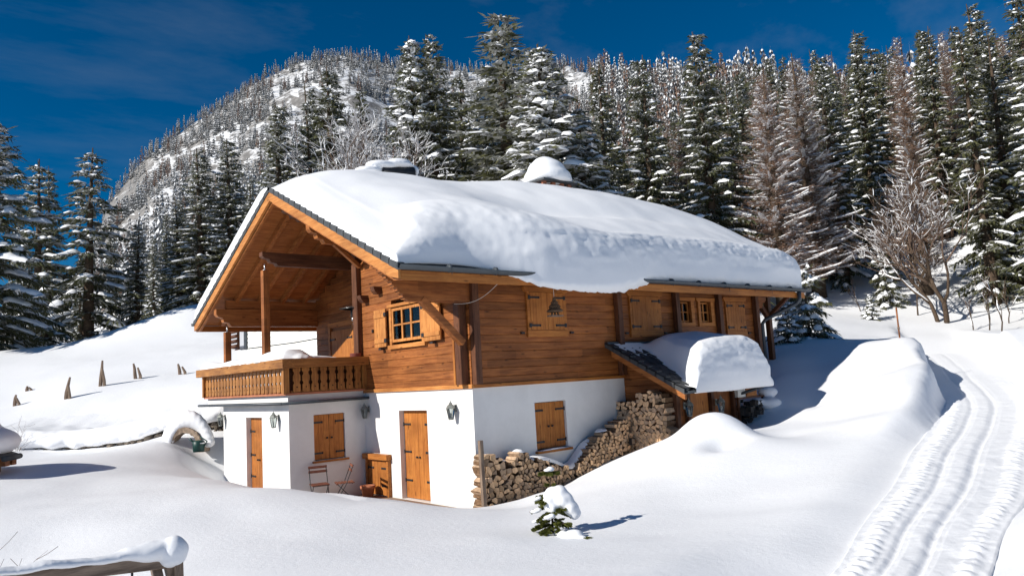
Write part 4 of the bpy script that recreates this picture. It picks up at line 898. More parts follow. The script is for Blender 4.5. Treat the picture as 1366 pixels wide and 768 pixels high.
# hung under the eave
fd_ = thing('hanging_ornament', 'brown wicker tree ornament hanging on a string under the eave', 'ornament', (1.72, -.85, 3.98))
b_ = MB(); b_.tube([(1.72, -.85, 4.72), (1.72, -.85, 4.30)], .006, 5); b_.build('string', CORD, fd_)
b_ = MB(); b_.lathe((1.72, -.85, 4.06), [(.0, .30), (.03, .30), (.05, .22), (.09, .19), (.07, .17), (.14, .09), (.11, .07), (.19, .0), (.16, -.02), (0, -.02)], 14, smooth=False); b_.build('wicker_cone', WICKER, fd_)
b_ = MB(); b_.box((1.55, -.93, 3.94), (1.90, -.77, 3.97)); b_.build('tray', W['greyX'], fd_)
b_ = MB()
for k in range(3): b_.tube([(1.62+k*.1, -.85, 3.97), (1.64+k*.08, -.85, 4.05)], .02, 6)
b_.build('foot', WICKER, fd_)
b_ = MB(); n = 14; b_.tube([(.18-.62*k/n, -.95+.85*k/n, 4.68-.42*k/n-.16*math.sin(math.pi*k/n)) for k in range(n+1)], .006, 5); tag(b_.build('cable', CORD, None, (0, -.5, 4.5)), 'thin pale cable sagging from the eave to the log wall', 'cable')
# shelf, box and stone heap right of the shed
b_ = MB(); b_.box((7.05, -1.75, 1.80), (8.35, -1.35, 1.84)); b_.box((7.1, -1.7, .9), (7.16, -1.64, 1.8)); b_.box((8.25, -1.7, 1.2), (8.31, -1.64, 1.8)); tag(b_.build('shelf', W['darkX'], None, (7.6, -1.55, 1.3)), 'dark outdoor shelf beside the lean-to shed', 'shelf')
b_ = MB(); b_.box((7.08, -1.72, 1.842), (7.42, -1.42, 2.10)); tag(b_.build('crate', WHITEBOARD, None, (7.25, -1.57, 1.85)), 'small white box on the dark shelf beside the shed', 'box')
b_ = MB(); b_.box((7.5, -1.70, 1.842), (7.98, -1.40, 2.08)); tag(b_.build('crate', W['shutX'], None, (7.75, -1.55, 1.85)), 'brown wooden box on the dark shelf beside the shed', 'box')
b_ = MB(); r2 = random.Random(5)
for k in range(90):
    x = r2.uniform(7.15, 8.3); y = r2.uniform(-2.0, -1.4); z = 1.02+.16*(x-7.1)+r2.random()*(.62-.3*abs(x-7.6)); a = r2.uniform(.04, .09)
    v = [(x+a*r2.uniform(.6, 1.2)*sx, y+a*sy, z+a*r2.uniform(.5, 1)*sz) for sx in (-1, 1) for sy in (-1, 1) for sz in (-1, 1)]
    b_.add(v, [(0, 1, 3, 2), (4, 6, 7, 5), (0, 4, 5, 1), (2, 3, 7, 6), (0, 2, 6, 4), (1, 5, 7, 3)])
tag(b_.build('rubble_heap', DARKSTONE, None, (7.7, -1.7, 1.0)), 'heap of dark rough stones in shade beside the shed', 'stone heap', None, 'stuff')
s_ = blob('heap_snow', [((8.2, -1.9, 1.62), (.35, .3, .16)), ((7.9, -1.75, 1.68), (.25, .2, .1)), ((8.5, -1.7, 1.9), (.3, .25, .15))], SNOW, .05); tag(s_, 'shaded pillow of snow on the dark stone heap', 'snow', 'snow lying on roofs and ledges')

# ------------------------------------------------------------------ left side: arch, wall, hut, stakes, frame
_p = at(250, 596, 21.6); AB = Vector((_p[0], _p[1], _p[2]))
ax_ = Vector((RT[0], RT[1], 0)).normalized(); ay_ = Vector((-ax_.y, ax_.x, 0))
ac = thing('garden_arch', 'rough stone garden arch half buried in snow left of the annex', 'arch', AB)
def arch_pt(a, r, d): return AB+ax_*(math.cos(a)*r*.96)+Vector((0, 0, max(0, math.sin(a))*r*1.25-.15))+ay_*d
b_ = MB(); n = 40; rings = []
for i in range(n+1):
    a = math.pi*(1.03-1.06*i/n); w0 = .45+.04*noise.noise((i*.6, 0, 0)); w1 = .58+.05*noise.noise((i*.8, 3, 0))
    rings.append([arch_pt(a, w0, -.22+.03*noise.noise((i, 5, 1))), arch_pt(a, w1, -.25), arch_pt(a, w1, .25), arch_pt(a, w0, .22)])
b_.loft(rings); b_.build('arch_stone', simple('rough tuff stone', (.36, .27, .20), .9, .15, var=.4, scale=12, bmp=.8, bd=.03), ac)
balls = []
for i in range(13):
    a = math.pi*(.90-.80*i/12); hh_ = .10+.17*math.sin(a)**2; p = arch_pt(a, .60+hh_*.5, 0); balls.append((tuple(p), (.17, .34, hh_+.04)))
s_ = blob('arch_snow', balls, SNOW, .04); tag(s_, 'thick cap of snow on the stone garden arch', 'snow', 'snow lying on roofs and ledges')
s_ = blob('foot_snow', [(tuple(AB+ax_*-.58+ay_*-.35+Vector((0, 0, .0))), (.26, .26, .22)), (tuple(AB+ax_*-.42+ay_*-.45+Vector((0, 0, -.08))), .2)], SNOW, .04); tag(s_, 'lump of snow at the left foot of the garden arch', 'snow', 'snow lumps')
gp = AB+ax_*.50+ay_*-.42
tw = thing('watering_can', 'dark green plastic can at the right foot of the arch', 'can', gp)
b_ = MB(); b_.lathe((gp.x, gp.y, gp.z-.12), [(0, 0), (.15, 0), (.17, .28), (.11, .32), (0, .32)], 14); b_.build('can_body', GREEN, tw); b_ = MB(); b_.tube([gp+Vector((0, 0, .1)), gp+ax_*-.2+Vector((0, 0, .2)), gp+ax_*-.25+Vector((0, 0, .26))], .03, 8); b_.tube([gp+ax_*.15+Vector((0, 0, .02)), gp+ax_*.24+Vector((0, 0, .16)), gp+ax_*.05+Vector((0, 0, .3))], .02, 8); b_.build('spout', GREEN, tw)
s_ = blob('can_snow', [(tuple(gp+ax_*.03+Vector((0, 0, .12))), (.16, .16, .06))], SNOW, .03); tag(s_, 'small patch of snow on the dark green can', 'snow', 'snow lumps')
# field stone wall along the foot of the upper bank
WL = [(-7.2, 16.6), (-4.9, 14.75), (-3.6, 13.4), (-2.35, 12.0), (-1.45, 11.1), (-.2, 10.5)]
b_ = MB(); r3 = random.Random(3); pc = catmull([(x, y, 0) for x, y in WL], 12)
for i in range(len(pc)-1):
    p, q = Vector(pc[i]), Vector(pc[i+1]); zb = gz(p.x, p.y)
    dr = (q-p).normalized(); nr = Vector((-dr.y, dr.x, 0))
    for k in range(5 if i > len(pc)*.62 else 3):
        c = (p+q)/2+dr*r3.uniform(-.1, .1)+nr*r3.uniform(-.08, .04); z = zb-.28+k*.15+r3.uniform(-.04, .04); sx = (q-p).length*r3.uniform(.45, .72); szz = r3.uniform(.07, .12)
        ring = lambda s, d: [c+dr*(sx*s*math.cos(t)*(1+.25*noise.noise((i*3.1, k*1.7, t))))+Vector((0, 0, z+szz*s*math.sin(t)*(1+.3*noise.noise((t*2, i*1.3, k)))))+nr*d for t in np.linspace(0, 5.6, 8)]
        b_.loft([ring(.75, -.24), ring(1, -.17), ring(1.05, .2)])
tag(b_.build('stone_wall', STONE, None, (-3, 13.9, 1.5)), 'dry stone retaining wall peeping out under the snowy upper bank', 'wall')
ov = []
for x, y in [(pc[i][0], pc[i][1]) for i in range(0, len(pc), 2)]: ov.append((x, y))
P = []
for i in range(0, len(pc)):
    p = Vector(pc[i]); q = Vector(pc[min(i+1, len(pc)-1)]); o_ = Vector(pc[max(i-1, 0)]); dr = (q-o_).normalized(); nr = Vector((-dr.y, dr.x, 0)); nr = -nr if nr.y < 0 else nr
    zb = gz(p.x, p.y); row = []
    lift = float(np.interp(i/len(pc), [0, .2, .45, .6, .75, .9, 1], [-.2, -.04, .05, .08, .12, .3, .4]))
    for k, (d, h) in enumerate([(.5, .02), (-.1, .03), (-.34, .05), (-.46, .14), (-.48, .28), (-.40, .44), (-.2, .58), (.1, .72), (.5, .86), (1.0, 1.03), (1.7, 1.2), (2.8, 1.3)]):
        n_ = noise.noise((i*.5, k*.4, 2))*.10; c = p+nr*(d+n_*.8)
        top = gz(c.x, c.y); z = zb+lift+h+n_*.4
        if k >= 7: f_ = (k-6)/5; z = z*(1-f_)+(top-.03)*f_
        row.append((c.x, c.y, z))
    P.append(row)
A = np.array(P)
def refine(A, m):
    for axn in (0, 1):
        n0 = A.shape[axn]; t = np.linspace(0, n0-1, (n0-1)*m+1); i0 = np.clip(t.astype(int), 0, n0-2); f_ = t-i0; f_ = f_.reshape([-1 if k == axn else 1 for k in range(3)])
        g_ = lambda k: np.take(A, np.clip(i0+k, 0, n0-1), axis=axn)
        A = .5*(2*g_(0)+(g_(1)-g_(-1))*f_+(2*g_(-1)-5*g_(0)+4*g_(1)-g_(2))*f_**2+(3*g_(0)-g_(-1)-3*g_(1)+g_(2))*f_**3)
    return A
A = refine(A, 4); A[..., 2] += fbm(A[..., 0], A[..., 1]+A[..., 2], 41, 3, 2.5)*.07
o = grid_obj('bank_snow', A[..., 0], A[..., 1], A[..., 2], CLODS); tag(o, 'long overhanging lip of snow above the stone wall', 'snow', 'snow lying on roofs and ledges')
# low hut at the left edge
HB = Vector((-8.30, 7.0, gz(-8.42, 7.1)-.42))
hu = thing('stone_hut', 'low stone hut with log eave at the left edge under round snow', 'hut', HB)
b_ = MB(); b_.lathe((HB.x, HB.y, HB.z-.4), [(0, 0), (.85, 0), (.85, .95), (0, .95)], 14, smooth=False); b_.build('hut_wall', STONE, hu)
b_ = MB(); b_.beam((HB.x-.9, HB.y+.5, HB.z+.62), (HB.x+.88, HB.y-.72, HB.z+.62), .18, .18); b_.beam((HB.x-.6, HB.y+.9, HB.z+.60), (HB.x+1.05, HB.y-.30, HB.z+.60), .16, .16); b_.build('eave_log', W['logX'], hu)
b_ = MB(); b_.lathe((HB.x, HB.y, HB.z+.70), [(0, 0), (1.12, 0), (1.15, .04), (.1, .5), (0, .5)], 16, smooth=False); b_.tube([(HB.x+.80, HB.y-.86, HB.z+.69), (HB.x+1.16, HB.y-.2, HB.z+.69)], .06, 8); b_.build('hut_roof', TILE, hu)
s_ = blob('hut_snow', [((HB.x, HB.y, HB.z+1.02), (1.22, 1.22, .42)), ((HB.x-.1, HB.y+.1, HB.z+1.3), (.95, .95, .50))], SNOW, .06); tag(s_, 'big dome of snow on the low stone hut', 'snow', 'snow lying on roofs and ledges')
# stakes of the buried fence
def stake(u, v, d, h, lean, label, both=True):
    p = Vector(at(u, v, d)); p.z = gz(p.x, p.y); t = thing('fence_stake', label, 'fence stake', p, 'stakes of the buried fence on the left slope')
    b_ = MB(); j = lambda: Vector((random.gauss(0, .012), random.gauss(0, .012), 0)); b_.tube([p+Vector((0, 0, -.4)), p+ax_*(lean*h*.3)+Vector((0, 0, h*.3))+j(), p+ax_*(lean*h*.7)+Vector((0, 0, h*.7))+j(), p+ax_*(lean*h)+Vector((0, 0, h))], [.075, .068, .055, .035], 6, smooth=False); b_.build('pole', W['greyZ'], t)
    b_ = MB(); b_.tube([p+ax_*.20+Vector((0, 0, -.4)), p+ax_*.17+Vector((0, 0, h*.2))+j(), p+ax_*(.10+lean*h*.2)+ay_*-.05+Vector((0, 0, h*.72))], [.07, .06, .035], 6, smooth=False); b_.build('crossed_pole', W['greyZ'], t)
stake(87, 519, 28, .80, .22, 'pale leaning stake pair second from the left spruce'); stake(133, 515, 29.3, 1.0, .10, 'tallest stake pair midway along the buried fence'); stake(182, 505, 30.4, .62, -.2, 'short crossed stake pair right of the tallest one'); stake(241, 501, 31, .44, -.25, 'smallest crossed stakes nearest the chalet balcony'); stake(19, 538, 28.5, .42, .15, 'dark stub of stake under the big left spruce'); stake(36, 526, 31, .2, .05, 'tiny dark stake tip just above the snow at left')
# timber frame in the near corner
PA, PBm = Vector(at(-20, 777, 5.6)), Vector(at(222, 748, 6.5))
fr = thing('timber_frame', 'weathered swing frame with top beam and splayed legs in the foreground', 'swing frame', (PBm.x, PBm.y, gz(PBm.x, PBm.y)))
b_ = MB(); b_.beam(PA, PBm+(PBm-PA).normalized()*.04, .10, .105); b_.build('top_beam', W['greyX'], fr)
for du, dv, key in ((-.12, -.5, 'a'), (.30, .35, 'b')):
    b_ = MB(); e = PBm+ax_*(-.10 if key == 'a' else .02)+Vector((0, 0, -.02)); f_ = e+ax_*(.42 if key == 'a' else .10)+ay_*dv*.7+Vector((0, 0, -1.0)); b_.beam(e+(e-f_).normalized()*.1, f_, .075, .085, 0, (0, 1, 0)); b_.build('leg', W['greyZ'], fr)
b_ = MB(); e = PBm+ax_*.10; b_.beam(e+Vector((0, 0, .02)), e+Vector((.03, .02, -1.0)), .07, .07, 0, (0, 1, 0)); b_.build('leg', W['greyZ'], fr)
h = PBm+(PA-PBm).normalized()*.28; b_ = MB(); b_.tube([h+Vector((0, 0, -.04)), h+Vector((0, 0, -.13))], .01, 6); b_.tube([h+Vector((.02*math.cos(a), .02*math.sin(a), -.15+.025*math.sin(a*2))) for a in np.linspace(0, 6.28, 10)], .006, 5); b_.build('swing_hook', IRON, fr)
h = PBm+(PA-PBm).normalized()*.80; b_ = MB(); b_.tube([h+Vector((0, 0, -.04)), h+Vector((0, 0, -.22))], .012, 6); b_.build('swing_hook', IRON, fr)
dv = PBm-PA; pts = []
for k, (t_, w_, h_) in enumerate([(.0, .08, .05), (.2, .08, .055), (.4, .075, .055), (.55, .07, .05), (.68, .075, .06), (.8, .09, .10), (.9, .10, .13), (1.0, .11, .155)]): q = PA+dv*t_; pts.append((q.x, q.y, q.z+.05, w_, h_))
balls = [((q[0], q[1], q[2]+q[4]*.35), (q[3]*1.1, q[3]*1.1, q[4]*.62)) for a, b in zip(pts[:-1], pts[1:]) for q in [tuple(a[i]+(b[i]-a[i])*s for i in range(5)) for s in (0, .2, .4, .6, .8)]]
e = PBm+ax_*.05; balls += [((e.x, e.y, e.z+.09), (.12, .12, .125)), ((e.x, e.y, e.z+.04), (.11, .11, .09))]
s_ = blob('frame_snow', balls, SNOW, .014, rough=.022, smooth=3); tag(s_, 'snow along the swing frame beam ending in a ball', 'snow', 'snow lying on roofs and ledges')
# white weatherboard hut behind the balcony
b_ = MB(); wb = thing('white_shed', 'white weatherboarded shed seen through the open gable', 'shed', (4, 17.5, 3.6))
for k in range(11): b_.prism([(4.0, 13.2, 3.5+k*.2), (4.03, 13.2, 3.5+k*.2+.197), (4.3, 13.2, 3.5+k*.2+.197), (4.3, 13.2, 3.5+k*.2)], (0, 9.8, 0))
b_.build('board_wall', WHITEBOARD, wb); b_ = MB(); b_.box((3.92, 23.0, 3.3), (4.1, 23.25, 5.75)); b_.build('corner_post', GUTTER, wb); b_ = MB(); b_.box((3.8, 13.0, 5.71), (7, 23.4, 5.85)); b_.build('shed_roof', TILE, wb)
b_ = MB(); b_.box((4.3, 13.2, 3.2), (7, 23.0, 5.7)); b_.build('shed_body', WHITEBOARD, wb)
b_ = MB()
for k in range(7): b_.tube([(3.6, 23.3, 4.2+k*.24), (3.6, 24.6, 4.2+k*.24)], .09, 8)
b_.box((3.68, 23.35, 3.9), (3.76, 23.5, 5.8)); tag(b_.build('log_rack', W['darkX'], None, (3.6, 24, 4.2)), 'dark rack of stacked round poles beside the white shed', 'log rack')
b_ = MB(); pA, pB = Vector(at(322, 466, 27)), Vector(at(470, 443, 25)); b_.tube([pA, (pA+pB)/2-Vector((0, 0, .05)), pB], .022, 6); tag(b_.build('wire', IRON, None, pA), 'dark wire stretched across the front of the white shed', 'wire')
# marker poles
for u, v, d, h, r_, lb, mm in ((1201, 457, 22.5, .92, .025, 'brown wooden snow pole on the mound beside the track', 'logZ'), (1051, 452, 27, .85, .02, 'thin dark snow pole near the right end of the chalet', 'greyZ')):
    p = Vector(at(u, v, d)); p.z = gz(p.x, p.y); t = thing('snow_pole', lb, 'snow pole', p); b_ = MB(); b_.tube([p-Vector((0, 0, .3)), p+Vector((0, 0, h))], r_, 8); b_.build('pole', W[mm], t); b_ = MB(); b_.tube([p+Vector((0, 0, h*.28)), p+Vector((0, 0, h*.36))], r_*1.5, 8); b_.build('band', W['greyZ'], t)

# ------------------------------------------------------------------ trees
def mesh_from(name, V, F, mats, midx=None, smooth=False):
    me = bpy.data.meshes.new(name); me.from_pydata(V, [], F)
    for m in mats: me.materials.append(m)
    if midx is not None: me.polygons.foreach_set('material_index', midx)
    if smooth: me.polygons.foreach_set('use_smooth', [True]*len(F))
    me.update(); return me
class Quads:
    def __init__(s): s.V = []; s.n = 0
    def add(s, p, d, w):                                     # arrays (k,3): leaf-shaped diamonds
        p, d, w = np.atleast_2d(p), np.atleast_2d(d), np.atleast_2d(w)
        s.V.append(np.stack([p-w*.25, p+d*.45+w, p+d, p+d*.4-w], 1).reshape(-1, 3)); s.n += len(p)
    def mesh(s, name, m):
        V = np.concatenate(s.V); q = np.arange(len(V)).reshape(-1, 4); return mesh_from(name, V.tolist(), q.tolist(), [m])
def conifer(seed, H=18, R=2.5, snow=.8, kind='spruce', dens=1.0, base=.05, droop=1.0, fat=1.0, step=.13, gap=.0, wscale=1.0, dabs=1.0, dsize=1.0):
    rg = np.random.default_rng(seed); Q = Quads(); SV, SF = [], []; T = MB()
    lean = rg.normal(0, .006, 2)
    tr = [(lean[0]*z*z*.1, lean[1]*z*z*.1, z) for z in np.linspace(-.5, H, 9)]
    T.tube(tr, [.019*H*(1-.97*max(0, z[2])/H)+.012 for z in tr], 7)
    z = base*H
    larch = kind == 'larch'
    while z < H*.985:
        f = z/H; Lz = R*((1-f)**.78)*(1.0 if f > .16 else .72+1.75*f)+.10
        nb = max(3, int(round((5.2 if f < .8 else 4)*dens))); a0 = rg.uniform(0, 6.28)
        for b in range(nb):
            if rg.random() < gap: continue
            a = a0+6.283*b/nb+rg.normal(0, .25); L_ = Lz*rg.uniform(.62, 1.2); zz = z+rg.normal(0, .14)
            up = (.42*f+.02 if not larch else .12+.3*f)+rg.normal(0, .06); dr = ((.62-.35*f)*droop if not larch else .16)+rg.normal(0, .05); tip = .16 if not larch else .22
            path = lambda t: np.stack([np.cos(a)*L_*t, np.sin(a)*L_*t, zz+L_*(up*t-dr*t*t+tip*t**4)], -1)
            n = max(3, int(L_/step)); t = (np.arange(n)+rg.random(n))/n; p = path(t); tg = path(np.minimum(t+.03, 1.03))-p; tg /= np.linalg.norm(tg, axis=1)[:, None]
            sd = np.array([-np.sin(a), np.cos(a), 0]); fw = (.16+.30*np.sqrt(L_)*(1-t*.75))*(1 if not larch else .8)
            for s in (-1, 1):
                d = (sd*s*.85+tg*.7)+np.stack([0*t, 0*t, -.28-.25*rg.random(n)], -1)+rg.normal(0, .16, (n, 3))
                ln = fw*rg.uniform(.6, 1.25, n); d = d/np.linalg.norm(d, axis=1)[:, None]*ln[:, None]
                w = np.cross(d, rg.normal(0, 1, (n, 3))+np.array([0, 0, 1.2])); w /= np.linalg.norm(w, axis=1)[:, None]+1e-9
                Q.add(p, d, w*((.075 if not larch else .014)*fat*rg.uniform(.6, 1.3, n))[:, None])
                if not larch:                                   # second-order sprigs
                    m = p+d*.55; d2 = (d*.4+tg*.18)+rg.normal(0, .09, (n, 3))+np.array([0, 0, -.10]); w2 = np.cross(d2, rg.normal(0, 1, (n, 3))); w2 /= np.linalg.norm(w2, axis=1)[:, None]+1e-9
                    Q.add(m, d2, w2*(.05*fat*rg.uniform(.6, 1.3, n))[:, None])
            if not larch:
                d = np.stack([0*t, 0*t, -(.18+.26*rg.random(n))*(1-.4*f)], -1)+rg.normal(0, .07, (n, 3))+tg*.1
                w = np.cross(d, rg.normal(0, 1, (n, 3))); w /= np.linalg.norm(w, axis=1)[:, None]+1e-9
                Q.add(p, d, w*(.06*fat*rg.uniform(.6, 1.3, n))[:, None])
            else:
                for _ in range(2):
                    d = rg.normal(0, .2, (n, 3))+tg*.12+np.array([0, 0, -.06]); w = np.cross(d, rg.normal(0, 1, (n, 3))); w /= np.linalg.norm(w, axis=1)[:, None]+1e-9
                    Q.add(p, d, w*(.012*rg.uniform(.6, 1.3, n))[:, None])
                e = path(np.array([0, .5, 1.0])); w = np.array([[0, 0, .016]]*2); Q.add(e[:2], e[1:]-e[:2], w)
            # snow lying along the branch
            k = rg.random(); segs = []
            if k < snow: segs.append((rg.uniform(.18, .45), rg.uniform(.75, 1.04)))
            elif k < snow+.15: segs.append((rg.uniform(.5, .75), rg.uniform(.85, 1.0)))
            for t0, t1 in segs:
                m = 6; wd = (.10+.085*np.sqrt(L_))*rg.uniform(.6, 1.25)*wscale*(1 if not larch else .5); hg = wd*rg.uniform(.5, .85); o0 = len(SV)
                ph = rg.uniform(0, 6, 2)
                for i in range(m+1):
                    u = i/m; q = path(np.array([t0+(t1-t0)*u]))[0]; k_ = math.sin(math.pi*(.06+.9*u))**.6*(1+.35*math.sin(u*7+ph[0])); q = q+sd*.10*math.sin(u*5+ph[1])*wd*3*.3
                    for j in range(5):
                        th = math.pi*(j/4); SV.append(tuple(q+sd*math.cos(th)*wd*k_+np.array([0, 0, .02+math.sin(th)*hg*k_-.05*abs(math.cos(th))])))
                for i in range(m):
                    for j in range(4): SF.append((o0+i*5+j, o0+(i+1)*5+j, o0+(i+1)*5+j+1, o0+i*5+j+1))
            # dabs on the sprigs
            nd = rg.poisson(5*snow*min(L_, 2.2)*wscale**.5) if not larch else rg.poisson(7*snow*L_)
            if nd:
                nd = int(nd*dabs); tt = rg.uniform(.25, 1, nd); q = path(tt)+sd*rg.uniform(-1, 1, nd)[:, None]*(.10+.26*np.sqrt(L_)*(1-tt*.75))[:, None]*.9; q[:, 2] -= .02+.06*rg.random(nd)
                for c in q:
                    s1 = rg.uniform(.05, .15)*dsize*(.55 if larch else 1)*wscale**.5; an = rg.uniform(0, 6.28); o0 = len(SV); e1 = np.array([math.cos(an), math.sin(an), rg.normal(0, .25)])*s1*1.5; e2 = np.array([-math.sin(an), math.cos(an), rg.normal(0, .25)])*s1*.7
                    SV += [tuple(c-e1), tuple(c+e2), tuple(c+e1), tuple(c-e2), tuple(c+np.array([0, 0, s1*.55]))]; SF += [(o0, o0+1, o0+4), (o0+1, o0+2, o0+4), (o0+2, o0+3, o0+4), (o0+3, o0, o0+4)]
        z += rg.uniform(.30, .52)*(1 if f < .75 else .75)/max(.6, dens)*(18/H if H < 8 else 1)*(H/18 if H < 8 else 1)
    if not larch:                                            # the leader
        Q.add(np.array([[tr[-1][0], tr[-1][1], H-.45-.1*i] for i in range(6)]), np.array([[rg.normal(0, .12), rg.normal(0, .12), .45] for _ in range(6)]), np.array([[.02, 0, 0], [0, .02, 0], [.015, .015, 0]]*2))
    return T, Q, (SV, SF)
def tree_proto(name, label, cat, group, mk, crown_mat, H, **k):
    T, Q, (SV, SF) = mk(H=H, **k); t = thing(name, label, cat, (0, 0, 0), group)
    T.build('trunk', BARK, t)
    for nm, me in (('crown', Q.mesh('crown', crown_mat)), ('snow_clumps', mesh_from('snow_clumps', SV, SF, [SNOWT], smooth=True))):
        o = bpy.data.objects.new(nm, me); COL.objects.link(o); o.parent = t
    t['H'] = H; return t
SNOWT, _t, _b = mat('snow on branches', (.88, .885, .90), .7, .1)
protos = {}
used = set()
def plant(key, x, y, h, label=None, group=None, rz=None, wide=1.0, sink=.2):
    p = protos[key]; z = gz(x, y)-sink; s = h/p['H']; rz = random.uniform(0, 6.28) if rz is None else rz
    if key in used: t = copy_tree(p, (x, y, z), rz, (s*wide, s*wide, s))
    else: used.add(key); t = p; t.location = (x, y, z); t.rotation_euler = (0, 0, rz); t.scale = (s*wide, s*wide, s)
    if label: t['label'] = label
    if group: t['group'] = group
    elif label and 'group' in t: del t['group']
    return t
SPG = 'snow dusted spruces of the forest behind the chalet'
SPL = 'dark green spruce with snow streaked branches in the forest behind the chalet'
for i in range(7): protos['s%d' % i] = tree_proto('spruce_tree', SPL, 'spruce', SPG, conifer, NEEDLE, 18, seed=100+i, R=[2.3, 2.7, 2.1, 2.5, 1.9, 2.9, 2.4][i], snow=[.6, .75, .5, .85, .45, .7, .55][i], gap=[.05, .1, .15, .05, .18, .08, .2][i], wscale=.8, dabs=1.8, dsize=.7)
for i in range(3): protos['l%d' % i] = tree_proto('larch_tree', 'bare reddish brown larch powdered with snow in the forest', 'larch', 'bare larches in the forest', conifer, LARCH, 19, seed=200+i, R=[2.3, 2.0, 2.6][i], snow=[.35, .25, .45][i], kind='larch', dens=1.35, base=.12, step=.085)
protos['big'] = tree_proto('spruce_tree', SPL, 'spruce', SPG, conifer, NEEDLE, 18, seed=310, R=3.0, snow=.97, gap=.03, wscale=1.75, dens=1.0, droop=1.15)
protos['big2'] = tree_proto('spruce_tree', SPL, 'spruce', SPG, conifer, NEEDLE, 18, seed=311, R=3.2, snow=.9, gap=.06, wscale=1.45, dens=1.0)
protos['near'] = tree_proto('spruce_tree', SPL, 'spruce', SPG, conifer, NEEDLE, 10, seed=312, R=2.75, snow=.95, gap=.0, wscale=1.25, fat=.62, step=.075, droop=1.0, base=.03)
protos['airy'] = tree_proto('spruce_tree', SPL, 'spruce', SPG, conifer, NEEDLE, 12, seed=313, R=2.1, snow=.8, gap=.12, dens=.85, fat=.8, step=.10, droop=1.25)
protos['bush'] = tree_proto('spruce_tree', SPL, 'spruce', SPG, conifer, NEEDLE, 4, seed=314, R=1.5, snow=.95, wscale=1.3, fat=.6, step=.07, base=.02)
def hero(key, u, d, vtop, label, wide=1.0, rz=None):
    u += .000146*(u-250)*(430-vtop); p = at(u, 420, d); z = gz(p[0], p[1]); top = at(u, vtop, d)
    pos.append((p[0], p[1])); return plant(key, p[0], p[1], top[2]-z+.2, label, None, rz, wide)
pos = []
hero('near', -6, 46, 150, 'large spruce with heavy snow pads at the left edge', 1.2, .4)
hero('airy', 122, 60, 188, 'tall spruce with bare upper trunk left of the mountain, on the snowfield edge', 1.5)
hero('airy', 56, 60, 205, 'spruce with paired tops between the edge spruce and the tall airy one', 1.4); hero('s4', 70, 62, 214, 'slim spruce crowding the paired tops at the left')
hero('s0', 184, 62, 292, 'short dense spruce between the airy spruce and the mountain foot', 1.6)
hero('s2', 30, 63, 262, 'dark spruce behind the edge spruce at the left'); hero('s5', 150, 66, 305, 'dark low spruce in the gap beside the tall airy one')
hero('s1', 240, 64, 258, 'dark spruce low on the left beside the balcony roof edge', 1.5); hero('s3', 268, 63, 190, 'tall spruce left of the roof apex in front of the mountain', 1.5); hero('s5', 307, 64, 175, 'tall pointed spruce just left of the roof apex', 1.4)
hero('s2', 222, 66, 282, 'small dark spruce at the left treeline end'); hero('s6', 335, 60, 230, 'spruce low behind the roof apex')
hero('s0', 372, 54, 122, 'dark spruce above the left end of the snowy roof', 1.4); hero('s1', 414, 56, 95, 'dark spruce of the close pair left of the bare tree'); hero('s4', 440, 55, 70, 'taller spruce of the close pair left of the bare tree', 1.5); hero('s2', 480, 58, 105, 'spruce behind the snowy bare tree', 1.1)
hero('big2', 547, 43, 24, 'tall twin-topped spruce left one, above the black cowl', 1.15); hero('s3', 573, 43, 22, 'tall twin-topped spruce right one, above the black cowl', 1.25)
hero('s5', 608, 50, 82, 'dark spruce filling the gap between the two tall snowy spruces', 1.1)
hero('s6', 664, 42, -8, 'tallest spruce in the picture, its thin top against the sky', 2.0); hero('big', 716, 37, 38, 'spruce with big snow pillows right behind the brick chimney', 1.8); hero('big2', 648, 46, 90, 'snowy spruce leaning into the tallest one', 1.4); hero('big', 768, 38, 128, 'snow laden spruce right of the brick chimney', 1.7)
hero('s2', 800, 52, 150, 'dark spruce beyond the right end of the ridge snow'); hero('s4', 850, 50, 120, 'slim dark spruce above the right half of the roof')
hero('s1', 916, 54, 62, 'tall dark spruce standing above the right end of the roof', .95); hero('s3', 880, 50, 170, 'snowy spruce behind the roof between two slim ones')
hero('l2', 1008, 42, 78, 'big frosted larch rising behind the right eave', 1.6); hero('l2', 1052, 45, 55, 'second frosted larch beside the big one behind the eave', 1.5)
hero('s3', 965, 48, 100, 'snowy spruce left of the big frosted larch', .9); hero('s1', 1086, 48, 52, 'tall dark spruce right of the frosted larches', 1.1); hero('s5', 1132, 52, 34, 'tall spruce above the bend of the snow track', 1.0); hero('s2', 1216, 58, 18, 'tallest dark spruce above the right snowfield', 1.0)
hero('big2', 1372, 33, -30, 'large spruce with long snowy branches at the right edge', 1.1, 2.0)
hero('bush', 1068, 28, 352, 'small bushy spruce at the right end of the eave', 1.0); hero('bush', 1045, 27, 398, 'low snow covered spruce beneath the right eave', 1.1); hero('bush', 1172, 42, 330, 'small young spruce at the far bend of the track', .8); hero('bush', 1158, 39, 392, 'tiny spruce poking from the snow at the track bend')
hero('s6', 1165, 47, 230, 'half-grown spruce in front of the right forest', 1.2); hero('s0', 1230, 48, 250, 'half-grown spruce behind the bare snowy tree'); hero('s4', 1300, 47, 215, 'half-grown spruce at the right forest edge', 1.2)
